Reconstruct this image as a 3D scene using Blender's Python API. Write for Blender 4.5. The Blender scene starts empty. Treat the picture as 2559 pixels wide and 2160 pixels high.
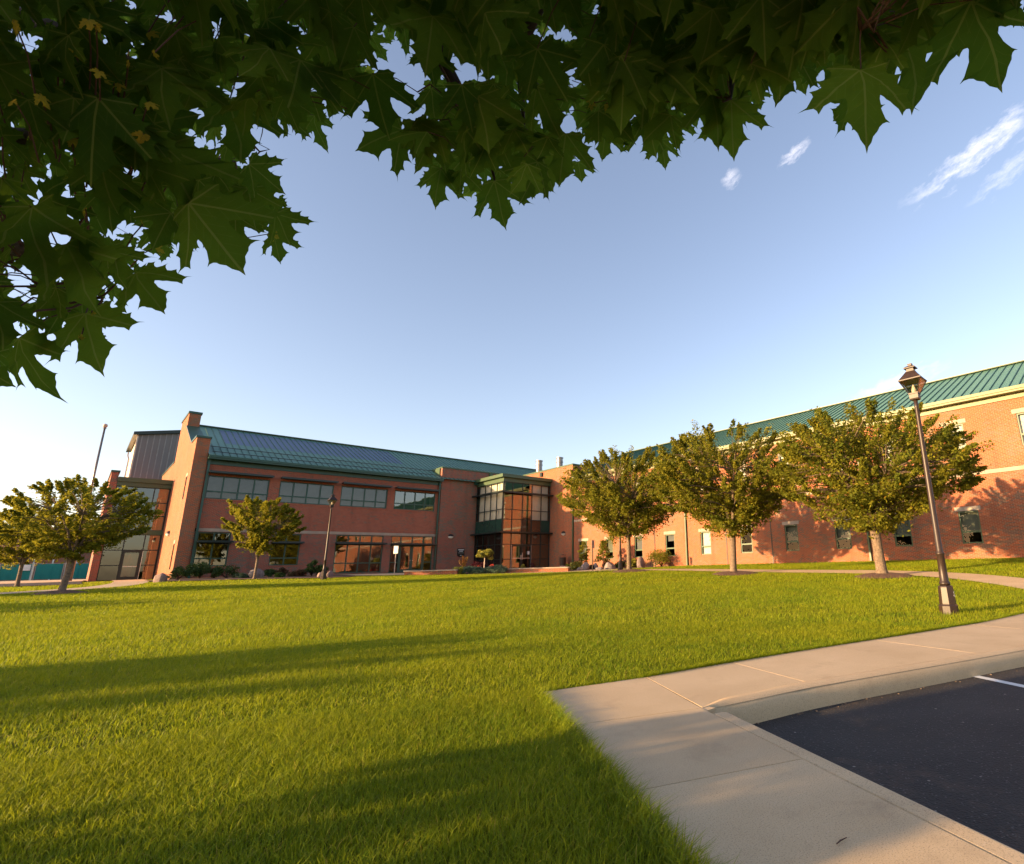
import bpy, bmesh, math, random
import numpy as np
from mathutils import Vector, Matrix
from mathutils.geometry import tessellate_polygon

# ---------------------------------------------------------------- scene, camera, light
S = bpy.context.scene
COL = S.collection
RM = np.array([[0.694193, -0.159878, -0.701808],
               [-0.719343, -0.188184, -0.668679],
               [-0.025162, 0.969034, -0.245643]])      # camera axes in world axes (x along one wing, y along the other)
FPX, PX, PY = 1328.3, 1600.0, 1080.0                   # focal length and principal point, photo pixels

def ray(x, y):
    return RM @ np.array([(x - PX) / FPX, -(y - PY) / FPX, -1.0])

def at(x, d, y=1435):
    r = ray(x, y); h = math.hypot(r[0], r[1])
    return r[0] / h * d, r[1] / h * d

cam = bpy.data.cameras.new('camera'); cam_o = bpy.data.objects.new('camera', cam); COL.objects.link(cam_o)
cam.sensor_fit = 'HORIZONTAL'; cam.sensor_width = 36.0
cam.lens = 36.0 * FPX / 2559.0
cam.shift_x = -(PX - 1279.5) / 2559.0
cam.shift_y = 0.0
cam.clip_start = 0.05; cam.clip_end = 3000
m4 = Matrix([list(RM[0]) + [0], list(RM[1]) + [0], list(RM[2]) + [0], [0, 0, 0, 1]])
cam_o.matrix_world = m4
S.camera = cam_o

SUN_EL = math.radians(9.2)
SUN_AZ = Vector((-0.941, 0.338)).normalized()
TO_SUN = Vector((SUN_AZ.x * math.cos(SUN_EL), SUN_AZ.y * math.cos(SUN_EL), math.sin(SUN_EL)))
sun = bpy.data.lights.new('sun', 'SUN'); sun.energy = 4.3; sun.angle = math.radians(0.55); sun.color = (1.0, 0.66, 0.33)
sun_o = bpy.data.objects.new('sun', sun); COL.objects.link(sun_o)
sun_o.rotation_euler = TO_SUN.to_track_quat('Z', 'Y').to_euler(); sun_o.location = (-40, 20, 30)

S.view_settings.view_transform = 'Standard'; S.view_settings.look = 'None'
S.view_settings.exposure = 1.76; S.view_settings.gamma = 1.0
S.render.engine = 'CYCLES'
S.cycles.max_bounces = 6; S.cycles.transparent_max_bounces = 16
S.cycles.use_denoising = True
S.render.film_transparent = False

# ---------------------------------------------------------------- materials
def new_mat(name):
    m = bpy.data.materials.new(name); m.use_nodes = True
    nt = m.node_tree; b = nt.nodes['Principled BSDF']
    return m, nt, b

def N(nt, t, **kw):
    n = nt.nodes.new(t)
    for k, v in kw.items():
        setattr(n, k, v)
    return n

def L(nt, a, b): nt.links.new(a, b)

def mixc(nt, fac, a, b, mode='MIX'):
    n = N(nt, 'ShaderNodeMix', data_type='RGBA', blend_type=mode)
    for s, v in ((n.inputs[0], fac), (n.inputs[6], a), (n.inputs[7], b)):
        if hasattr(v, 'is_linked'): L(nt, v, s)
        elif isinstance(v, (int, float)): s.default_value = v
        else: s.default_value = (*v, 1)
    return n.outputs[2]

def math_(nt, op, a, b=None, c=None, clamp=False):
    n = N(nt, 'ShaderNodeMath', operation=op, use_clamp=clamp)
    for i, v in enumerate((a, b, c)):
        if v is None: continue
        if hasattr(v, 'is_linked'): L(nt, v, n.inputs[i])
        else: n.inputs[i].default_value = v
    return n.outputs[0]

def noise(nt, vec, scale, detail=4, rough=0.55):
    n = N(nt, 'ShaderNodeTexNoise'); n.inputs['Scale'].default_value = scale
    n.inputs['Detail'].default_value = detail; n.inputs['Roughness'].default_value = rough
    if vec is not None: L(nt, vec, n.inputs['Vector'])
    return n.outputs['Fac']

def ramp(nt, fac, lo, hi):
    n = N(nt, 'ShaderNodeMapRange'); L(nt, fac, n.inputs[0])
    n.inputs[1].default_value = lo; n.inputs[2].default_value = hi
    return n.outputs[0]

def pos(nt): return N(nt, 'ShaderNodeNewGeometry').outputs['Position']

def plain(name, col, rough=0.5, col2=None, nscale=3.0, bump=0.0, bscale=40.0, metal=0.0, spec=0.5, obj=False):
    m, nt, b = new_mat(name)
    p = N(nt, 'ShaderNodeTexCoord').outputs['Object'] if obj else pos(nt)
    c2 = col2 or tuple(x * 0.75 for x in col)
    f = ramp(nt, noise(nt, p, nscale, 5), 0.3, 0.7)
    L(nt, mixc(nt, f, col, c2), b.inputs['Base Color'])
    b.inputs['Roughness'].default_value = rough; b.inputs['Metallic'].default_value = metal
    b.inputs['Specular IOR Level'].default_value = spec
    if bump:
        bn = N(nt, 'ShaderNodeBump'); bn.inputs['Strength'].default_value = bump; bn.inputs['Distance'].default_value = 0.02
        L(nt, noise(nt, p, bscale, 5), bn.inputs['Height']); L(nt, bn.outputs[0], b.inputs['Normal'])
    return m

def brick_mat(name, c1, c2, mortar, stain, dark=0.35):
    m, nt, b = new_mat(name)
    g = N(nt, 'ShaderNodeNewGeometry')
    sx = N(nt, 'ShaderNodeSeparateXYZ'); L(nt, g.outputs['Position'], sx.inputs[0])
    sn = N(nt, 'ShaderNodeSeparateXYZ'); L(nt, g.outputs['True Normal'], sn.inputs[0])
    f = math_(nt, 'GREATER_THAN', math_(nt, 'ABSOLUTE', sn.outputs[0]), 0.62)
    mx = N(nt, 'ShaderNodeMix', data_type='FLOAT')
    L(nt, f, mx.inputs[0]); L(nt, sx.outputs[0], mx.inputs[2]); L(nt, sx.outputs[1], mx.inputs[3])
    cb = N(nt, 'ShaderNodeCombineXYZ'); L(nt, mx.outputs[0], cb.inputs[0]); L(nt, sx.outputs[2], cb.inputs[1])
    bt = N(nt, 'ShaderNodeTexBrick'); L(nt, cb.outputs[0], bt.inputs['Vector'])
    bt.inputs['Scale'].default_value = 1.0; bt.inputs['Brick Width'].default_value = 0.203
    bt.inputs['Row Height'].default_value = 0.0677; bt.inputs['Mortar Size'].default_value = 0.0072
    bt.inputs['Mortar Smooth'].default_value = 0.3; bt.inputs['Bias'].default_value = -0.1
    bt.inputs['Color1'].default_value = (*c1, 1); bt.inputs['Color2'].default_value = (*c2, 1); bt.inputs['Mortar'].default_value = (*mortar, 1)
    # a second brick colour choice: some bricks burnt dark
    cell = N(nt, 'ShaderNodeTexWhiteNoise', noise_dimensions='2D')
    row = math_(nt, 'FLOOR', math_(nt, 'DIVIDE', sx.outputs[2], 0.0677))
    off = math_(nt, 'MULTIPLY', math_(nt, 'MODULO', row, 2.0), 0.5)
    colm = math_(nt, 'FLOOR', math_(nt, 'ADD', math_(nt, 'DIVIDE', mx.outputs[0], 0.203), off))
    cc = N(nt, 'ShaderNodeCombineXYZ'); L(nt, colm, cc.inputs[0]); L(nt, row, cc.inputs[1]); L(nt, cc.outputs[0], cell.inputs['Vector'])
    patch = ramp(nt, noise(nt, g.outputs['Position'], 0.9, 4), 0.38, 0.68)
    thr = math_(nt, 'MULTIPLY', patch, dark)
    dk = math_(nt, 'MULTIPLY', math_(nt, 'LESS_THAN', cell.outputs['Value'], thr), math_(nt, 'SUBTRACT', 1.0, bt.outputs['Fac']))
    col = mixc(nt, dk, bt.outputs['Color'], stain)
    lf = ramp(nt, noise(nt, g.outputs['Position'], 0.35, 5), 0.25, 0.75)
    col = mixc(nt, math_(nt, 'MULTIPLY', lf, 0.30), col, tuple(x * 0.55 for x in c1))
    mpg = N(nt, 'ShaderNodeMapping'); mpg.inputs['Scale'].default_value = (1.6, 1.6, 0.13); L(nt, g.outputs['Position'], mpg.inputs['Vector'])
    col = mixc(nt, math_(nt, 'MULTIPLY', ramp(nt, noise(nt, mpg.outputs[0], 1.0, 6, .65), .52, .78), .42), col, tuple(x * .5 for x in stain))
    L(nt, col, b.inputs['Base Color']); b.inputs['Roughness'].default_value = 0.85
    b.inputs['Specular IOR Level'].default_value = 0.25
    bn = N(nt, 'ShaderNodeBump'); bn.inputs['Strength'].default_value = 0.5; bn.inputs['Distance'].default_value = 0.006
    L(nt, math_(nt, 'SUBTRACT', 1.0, bt.outputs['Fac']), bn.inputs['Height']); L(nt, bn.outputs[0], b.inputs['Normal'])
    return m

def glass_mat(name, tint=(0.55, 0.6, 0.58), refl=0.30, fres=0.7):
    m = bpy.data.materials.new(name); m.use_nodes = True; nt = m.node_tree
    nt.nodes.clear()
    out = N(nt, 'ShaderNodeOutputMaterial'); tr = N(nt, 'ShaderNodeBsdfTransparent'); gl = N(nt, 'ShaderNodeBsdfGlossy')
    tr.inputs[0].default_value = (*tint, 1); gl.inputs['Color'].default_value = (0.95, 0.97, 0.96, 1); gl.inputs['Roughness'].default_value = 0.015
    bn = N(nt, 'ShaderNodeBump'); bn.inputs['Strength'].default_value = 0.06; bn.inputs['Distance'].default_value = 0.05
    L(nt, noise(nt, pos(nt), 0.9, 2), bn.inputs['Height']); L(nt, bn.outputs[0], gl.inputs['Normal'])
    lw = N(nt, 'ShaderNodeLayerWeight'); lw.inputs['Blend'].default_value = 0.35
    f = math_(nt, 'MULTIPLY_ADD', lw.outputs['Fresnel'], fres, refl, clamp=True)
    mx = N(nt, 'ShaderNodeMixShader'); L(nt, f, mx.inputs[0]); L(nt, tr.outputs[0], mx.inputs[1]); L(nt, gl.outputs[0], mx.inputs[2])
    L(nt, mx.outputs[0], out.inputs[0])
    return m

def foliage_mat(name, c1, c2, trans=0.35, c3=None, rough=0.5, spec=0.3):
    m = bpy.data.materials.new(name); m.use_nodes = True; nt = m.node_tree
    b = nt.nodes['Principled BSDF']; out = nt.nodes['Material Output']
    a = N(nt, 'ShaderNodeAttribute', attribute_name='rnd')
    col = mixc(nt, a.outputs['Fac'], c1, c2)
    if c3:
        col = mixc(nt, math_(nt, 'GREATER_THAN', a.outputs['Fac'], 0.965), col, c3)
    L(nt, col, b.inputs['Base Color']); b.inputs['Roughness'].default_value = rough; b.inputs['Specular IOR Level'].default_value = spec
    t = N(nt, 'ShaderNodeBsdfTranslucent')
    tc = mixc(nt, 0.5, col, tuple(min(1, x * 1.6) for x in c2)); L(nt, tc, t.inputs[0])
    mx = N(nt, 'ShaderNodeMixShader'); mx.inputs[0].default_value = trans
    L(nt, b.outputs[0], mx.inputs[1]); L(nt, t.outputs[0], mx.inputs[2]); L(nt, mx.outputs[0], out.inputs[0])
    return m

MT = {}
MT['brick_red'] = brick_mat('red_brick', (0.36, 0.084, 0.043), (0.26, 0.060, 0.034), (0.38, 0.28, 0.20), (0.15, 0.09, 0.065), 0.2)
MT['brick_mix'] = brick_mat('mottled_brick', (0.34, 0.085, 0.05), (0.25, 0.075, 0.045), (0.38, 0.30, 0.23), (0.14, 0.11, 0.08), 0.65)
MT['brick_sun'] = brick_mat('sunlit_orange_brick', (0.375, 0.095, 0.036), (0.275, 0.072, 0.033), (0.43, 0.29, 0.18), (0.17, 0.10, 0.065), 0.7)  # orange brick; on the gable it carries sunlight in its colour
MT['stone'] = plain('cast_stone', (0.40, 0.315, 0.235), 0.8, nscale=2, bump=0.1)
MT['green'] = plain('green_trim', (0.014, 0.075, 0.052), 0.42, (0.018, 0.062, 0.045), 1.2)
MT['green_lit'] = plain('sunlit_green_trim', (0.052, 0.10, 0.045), 0.45, (0.05, 0.085, 0.04), 1.2)  # the same green trim with warm sunlight mixed into its colour
MT['fascia_sunlit'] = plain('sunlit_green_fascia', (0.21, 0.22, 0.10), 0.5, nscale=1.0)  # green fascia with the yellow of low sun put into its colour
MT['dark_green'] = plain('dark_green_shade', (0.008, 0.022, 0.02), 0.4)
MT['spandrel'] = plain('spandrel_panel', (0.015, 0.06, 0.045), 0.25, nscale=0.6)
MT['roof'] = plain('teal_metal_roof', (0.085, 0.195, 0.145), 0.45, (0.10, 0.215, 0.16), 0.6, spec=0.5)
MT['seam'] = plain('roof_seam', (0.03, 0.10, 0.085), 0.45)
MT['film'] = plain('solar_film', (0.045, 0.085, 0.17), 0.35, (0.035, 0.06, 0.13), 1.5, spec=0.5)
MT['metal_siding'] = plain('grey_siding', (0.19, 0.165, 0.16), 0.45, (0.17, 0.145, 0.14), 0.4)
MT['siding_rib'] = plain('siding_rib', (0.30, 0.27, 0.26), 0.45)
MT['cream'] = plain('cream_panel', (0.62, 0.52, 0.42), 0.7)
MT['glass'] = glass_mat('window_glass', (0.55, 0.58, 0.55), 0.14, .55)
MT['glass_dark'] = glass_mat('tinted_glass', (0.32, 0.33, 0.28), 0.17, .5)
MT['glass_smoke'] = glass_mat('smoked_glass', (0.45, 0.42, 0.36), 0.12, .4)
MT['glass_clear'] = glass_mat('clear_glass', (0.85, 0.87, 0.85), 0.03)
MT['glass_wing'] = glass_mat('wing_glass', (0.80, 0.83, 0.80), 0.004, 0.05)
MT['lamp_glass'] = glass_mat('lantern_glass', (0.86, 0.84, 0.78), 0.10)
MT['frost'] = plain('frosted_bulb', (0.85, 0.8, 0.7), 0.4)
MT['grey_blind'] = plain('grey_blind', (0.145, 0.145, 0.15), 0.8, (0.12, 0.12, 0.125), 2)
MT['white_blind'] = plain('white_blind', (0.75, 0.72, 0.66), 0.8, (0.66, 0.63, 0.58), 2)
MT['olive_blind'] = plain('olive_blind', (0.15, 0.155, 0.115), 0.8, (0.12, 0.125, 0.09), 2)
MT['curtain'] = plain('cream_curtain', (0.84, 0.79, 0.68), 0.9, (0.74, 0.69, 0.58), 2)
MT['interior'] = plain('dark_interior', (0.035, 0.03, 0.027), 0.9)
MT['black_metal'] = plain('black_bronze', (0.026, 0.015, 0.011), 0.42, (0.034, 0.020, 0.014), 5, spec=0.4, obj=True)
MT['steel'] = plain('steel_flue', (0.30, 0.28, 0.27), 0.4, metal=0.4)
MT['chrome'] = plain('bright_metal', (0.75, 0.72, 0.68), 0.25, metal=0.6)
MT['pole'] = plain('bronze_pole', (0.20, 0.19, 0.18), 0.3, metal=0.6)
MT['white'] = plain('white_paint', (0.78, 0.75, 0.72), 0.5)
MT['paint_line'] = plain('road_paint', (0.72, 0.72, 0.70), 0.75, (0.5, 0.5, 0.5), 14)
MT['sign_tan'] = plain('tan_sign', (0.55, 0.42, 0.33), 0.5)
MT['sign_grey'] = plain('grey_sign', (0.28, 0.24, 0.25), 0.5)
MT['sign_black'] = plain('black_sign', (0.012, 0.018, 0.017), 0.35)
MT['teal'] = plain('teal_fabric', (0.004, 0.19, 0.175), 0.75, (0.004, 0.15, 0.14), 0.8, bump=0.3, bscale=2)
MT['galv'] = plain('galvanised_post', (0.33, 0.31, 0.29), 0.45)
MT['mulch'] = plain('bark_mulch', (0.15, 0.078, 0.048), 0.95, (0.055, 0.028, 0.020), 22, bump=1.0, bscale=60)
MT['rock'] = plain('granite_rock', (0.27, 0.225, 0.205), 0.9, (0.14, 0.115, 0.105), 6, bump=0.8, bscale=14, obj=True)
MT['rock_pink'] = plain('pink_rock', (0.25, 0.175, 0.155), 0.9, (0.14, 0.10, 0.09), 6, bump=0.8, bscale=14, obj=True)
MT['bark'] = plain('grey_bark', (0.23, 0.165, 0.11), 0.9, (0.085, 0.058, 0.04), 16, bump=1.0, bscale=34, obj=True)
MT['bark_dark'] = plain('dark_bark', (0.05, 0.035, 0.025), 0.9, (0.03, 0.02, 0.015), 12, bump=0.6, bscale=40, obj=True)
MT['twig'] = plain('reddish_twig', (0.07, 0.03, 0.018), 0.8, nscale=12, obj=True)
MT['leaf'] = foliage_mat('zelkova_leaves', (0.080, 0.110, 0.014), (0.265, 0.235, 0.024), 0.38, (0.33, 0.18, 0.02), spec=0.08)
MT['leaf_gold'] = foliage_mat('golden_green_leaves', (0.095, 0.130, 0.015), (0.31, 0.270, 0.022), 0.38, spec=0.08)
MT['shrub'] = foliage_mat('shrub_leaves', (0.030, 0.070, 0.016), (0.075, 0.12, 0.025), 0.25)
MT['shrub_red'] = foliage_mat('russet_leaves', (0.10, 0.035, 0.018), (0.09, 0.08, 0.03), 0.25)
MT['juniper'] = foliage_mat('blue_juniper', (0.075, 0.14, 0.105), (0.17, 0.22, 0.09), 0.15)
MT['lime'] = foliage_mat('lime_leaves', (0.20, 0.22, 0.03), (0.34, 0.30, 0.05), 0.3)
MT['flower'] = foliage_mat('red_flowers', (0.45, 0.03, 0.03), (0.55, 0.12, 0.05), 0.3)
MT['canna'] = foliage_mat('orange_canna', (0.40, 0.12, 0.03), (0.55, 0.30, 0.06), 0.3)
MT['purple'] = foliage_mat('maroon_leaves', (0.09, 0.012, 0.015), (0.05, 0.01, 0.014), 0.2)

def concrete_mat():
    m, nt, b = new_mat('concrete'); p = pos(nt)
    f = ramp(nt, noise(nt, p, 1.3, 6), 0.3, 0.72)
    c = mixc(nt, f, (0.52, 0.375, 0.22), (0.63, 0.47, 0.29))
    sp = noise(nt, p, 160, 2, 0.7)
    c = mixc(nt, math_(nt, 'MULTIPLY', ramp(nt, sp, 0.54, 0.68), 0.7), c, (0.17, 0.115, 0.075))
    c = mixc(nt, math_(nt, 'MULTIPLY', ramp(nt, noise(nt, p, 120, 2, 0.7), 0.58, 0.72), 0.5), c, (0.68, 0.56, 0.43))
    st = ramp(nt, noise(nt, p, 3.2, 7, 0.7), 0.56, 0.80)
    c = mixc(nt, math_(nt, 'MULTIPLY', st, 0.45), c, (0.25, 0.17, 0.11))
    isl = N(nt, 'ShaderNodeNewGeometry').outputs['Random Per Island']
    c = mixc(nt, math_(nt, 'MULTIPLY', isl, 0.28), c, (0.37, 0.265, 0.16))
    L(nt, c, b.inputs['Base Color']); b.inputs['Roughness'].default_value = 0.88; b.inputs['Specular IOR Level'].default_value = 0.3
    bn = N(nt, 'ShaderNodeBump'); bn.inputs['Strength'].default_value = 0.35; bn.inputs['Distance'].default_value = 0.004
    L(nt, noise(nt, p, 140, 3), bn.inputs['Height']); L(nt, bn.outputs[0], b.inputs['Normal'])
    return m
MT['concrete'] = concrete_mat()
MT['kerb'] = plain('worn_kerb', (0.40, 0.275, 0.175), 0.9, (0.29, 0.19, 0.115), 4, bump=0.4, bscale=90)
MT['joint_grit'] = plain('grit', (0.22, 0.15, 0.10), 0.95, nscale=30)
MT['joint'] = plain('joint_dirt', (0.07, 0.05, 0.035), 0.95, nscale=30)

def asphalt_mat():
    m, nt, b = new_mat('asphalt'); p = pos(nt)
    vo = N(nt, 'ShaderNodeTexVoronoi'); vo.inputs['Scale'].default_value = 70; L(nt, p, vo.inputs['Vector'])
    wn = N(nt, 'ShaderNodeTexWhiteNoise'); L(nt, vo.outputs['Position'], wn.inputs['Vector'])
    spk = math_(nt, 'MULTIPLY', math_(nt, 'GREATER_THAN', wn.outputs['Value'], 0.90), math_(nt, 'LESS_THAN', vo.outputs['Distance'], 0.36))
    big = N(nt, 'ShaderNodeTexVoronoi'); big.inputs['Scale'].default_value = 7; L(nt, p, big.inputs['Vector'])
    wb = N(nt, 'ShaderNodeTexWhiteNoise'); L(nt, big.outputs['Position'], wb.inputs['Vector'])
    peb = math_(nt, 'MULTIPLY', math_(nt, 'GREATER_THAN', wb.outputs['Value'], 0.55), math_(nt, 'LESS_THAN', big.outputs['Distance'], 0.065))
    base = mixc(nt, ramp(nt, noise(nt, p, 1.6, 6), 0.3, 0.75), (0.026, 0.0225, 0.0215), (0.043, 0.037, 0.034))
    c = mixc(nt, math_(nt, 'MULTIPLY', spk, 0.5), base, (0.20, 0.18, 0.17))
    c = mixc(nt, math_(nt, 'MULTIPLY', peb, 0.7), c, (0.38, 0.33, 0.28))
    dust = math_(nt, 'MULTIPLY', ramp(nt, noise(nt, p, 1.1, 6, 0.7), 0.56, 0.76), 0.5)
    c = mixc(nt, dust, c, (0.17, 0.105, 0.07))
    L(nt, c, b.inputs['Base Color']); b.inputs['Roughness'].default_value = 0.82; b.inputs['Specular IOR Level'].default_value = 0.35
    bn = N(nt, 'ShaderNodeBump'); bn.inputs['Strength'].default_value = 0.8; bn.inputs['Distance'].default_value = 0.008
    L(nt, math_(nt, 'ADD', noise(nt, p, 90, 3), vo.outputs['Distance']), bn.inputs['Height']); L(nt, bn.outputs[0], b.inputs['Normal'])
    return m
MT['asphalt'] = asphalt_mat()

def soil_mat():
    m, nt, b = new_mat('turf'); p = pos(nt)
    f = ramp(nt, noise(nt, p, 14, 6, 0.7), 0.3, 0.7)
    c = mixc(nt, f, (0.045, 0.060, 0.005), (0.15, 0.16, 0.009))
    f2 = ramp(nt, noise(nt, p, 0.5, 4), 0.35, 0.7)
    c = mixc(nt, math_(nt, 'MULTIPLY', f2, 0.5), c, (0.19, 0.18, 0.010))
    L(nt, c, b.inputs['Base Color']); b.inputs['Roughness'].default_value = 0.95; b.inputs['Specular IOR Level'].default_value = 0.1
    bn = N(nt, 'ShaderNodeBump'); bn.inputs['Strength'].default_value = 1.0; bn.inputs['Distance'].default_value = 0.06
    L(nt, noise(nt, p, 22, 5, 0.7), bn.inputs['Height']); L(nt, bn.outputs[0], b.inputs['Normal'])
    return m
MT['turf'] = soil_mat()

def grass_mat():
    m = bpy.data.materials.new('grass_blades'); m.use_nodes = True; nt = m.node_tree
    b = nt.nodes['Principled BSDF']; out = nt.nodes['Material Output']
    a = N(nt, 'ShaderNodeAttribute', attribute_name='rnd')
    col = mixc(nt, a.outputs['Fac'], (0.075, 0.165, 0.009), (0.290, 0.335, 0.016))
    col = mixc(nt, math_(nt, 'GREATER_THAN', a.outputs['Fac'], 0.975), col, (0.40, 0.31, 0.07))
    big = ramp(nt, noise(nt, pos(nt), 0.45, 4), 0.3, 0.7)
    col = mixc(nt, math_(nt, 'MULTIPLY', big, 0.55), col, (0.30, 0.29, 0.014))
    pt_ = ramp(nt, noise(nt, pos(nt), 1.7, 5, .65), 0.55, 0.75)
    col = mixc(nt, math_(nt, 'MULTIPLY', pt_, 0.75), col, (0.075, 0.165, 0.012))
    L(nt, col, b.inputs['Base Color']); b.inputs['Roughness'].default_value = 0.5; b.inputs['Specular IOR Level'].default_value = 0.12
    t = N(nt, 'ShaderNodeBsdfTranslucent'); L(nt, mixc(nt, 0.6, col, (0.36, 0.385, 0.010)), t.inputs[0])
    mx = N(nt, 'ShaderNodeMixShader'); mx.inputs[0].default_value = 0.42
    L(nt, b.outputs[0], mx.inputs[1]); L(nt, t.outputs[0], mx.inputs[2]); L(nt, mx.outputs[0], out.inputs[0])
    return m
MT['grass'] = grass_mat()

def maple_mat():
    m = bpy.data.materials.new('maple_leaves'); m.use_nodes = True; nt = m.node_tree
    b = nt.nodes['Principled BSDF']; out = nt.nodes['Material Output']
    a = N(nt, 'ShaderNodeAttribute', attribute_name='rnd')
    uv = N(nt, 'ShaderNodeUVMap', uv_map='leaf')
    sx = N(nt, 'ShaderNodeSeparateXYZ'); L(nt, uv.outputs[0], sx.inputs[0])
    x = math_(nt, 'ABSOLUTE', sx.outputs[0]); y = sx.outputs[1]
    vein = None
    for ang, wd in ((90, 0.015), (42, 0.013), (-8, 0.010)):
        ca, sa = math.cos(math.radians(ang)), math.sin(math.radians(ang))
        along = math_(nt, 'ADD', math_(nt, 'MULTIPLY', x, ca), math_(nt, 'MULTIPLY', y, sa))
        perp = math_(nt, 'ABSOLUTE', math_(nt, 'SUBTRACT', math_(nt, 'MULTIPLY', x, sa), math_(nt, 'MULTIPLY', y, ca)))
        v = math_(nt, 'MULTIPLY', math_(nt, 'LESS_THAN', perp, wd), math_(nt, 'GREATER_THAN', along, 0.0))
        # side veins leaving each main vein
        side = math_(nt, 'FRACT', math_(nt, 'MULTIPLY', math_(nt, 'SUBTRACT', along, perp), 6.5))
        sv = math_(nt, 'MULTIPLY', math_(nt, 'MULTIPLY', math_(nt, 'LESS_THAN', side, 0.06), math_(nt, 'LESS_THAN', perp, 0.16)), 0.35)
        v = math_(nt, 'MAXIMUM', v, sv)
        vein = v if vein is None else math_(nt, 'MAXIMUM', vein, v)
    col = mixc(nt, a.outputs['Fac'], (0.018, 0.056, 0.012), (0.085, 0.135, 0.018))
    col = mixc(nt, math_(nt, 'GREATER_THAN', a.outputs['Fac'], 0.982), col, (0.42, 0.30, 0.04))  # yellow of the tiny leaves that paint sun glints, and of seed keys
    col = mixc(nt, math_(nt, 'MULTIPLY', ramp(nt, noise(nt, uv.outputs[0], 3.5, 4), 0.35, 0.7), 0.35), col, (0.022, 0.040, 0.007))
    vc = mixc(nt, math_(nt, 'MULTIPLY', vein, 0.8), col, (0.16, 0.19, 0.05))
    nt.nodes.remove(b); b = N(nt, 'ShaderNodeBsdfDiffuse'); L(nt, vc, b.inputs[0])
    t = N(nt, 'ShaderNodeBsdfTranslucent'); L(nt, mixc(nt, math_(nt, 'MULTIPLY', vein, 0.6), mixc(nt, 0.45, col, (0.20, 0.36, 0.018)), (0.19, 0.25, 0.05)), t.inputs[0])
    mx = N(nt, 'ShaderNodeMixShader'); mx.inputs[0].default_value = 0.55
    L(nt, b.outputs[0], mx.inputs[1]); L(nt, t.outputs[0], mx.inputs[2]); L(nt, mx.outputs[0], out.inputs[0])
    return m
MT['maple'] = maple_mat()

# ---------------------------------------------------------------- mesh helpers
def tag(o, label=None, cat=None, group=None, kind=None):
    if label: o['label'] = label
    if cat: o['category'] = cat
    if group: o['group'] = group
    if kind: o['kind'] = kind
    return o

def thing(name, label, cat, loc=(0, 0, 0), group=None, rz=0.0):
    o = bpy.data.objects.new(name, None); COL.objects.link(o); o.location = loc; o.rotation_euler = (0, 0, rz)
    o.empty_display_size = 0.2
    return tag(o, label, cat, group)

def origin_of(o):
    p = Vector((0, 0, 0))
    while o is not None:
        p += o.location; o = o.parent
    return p

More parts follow.
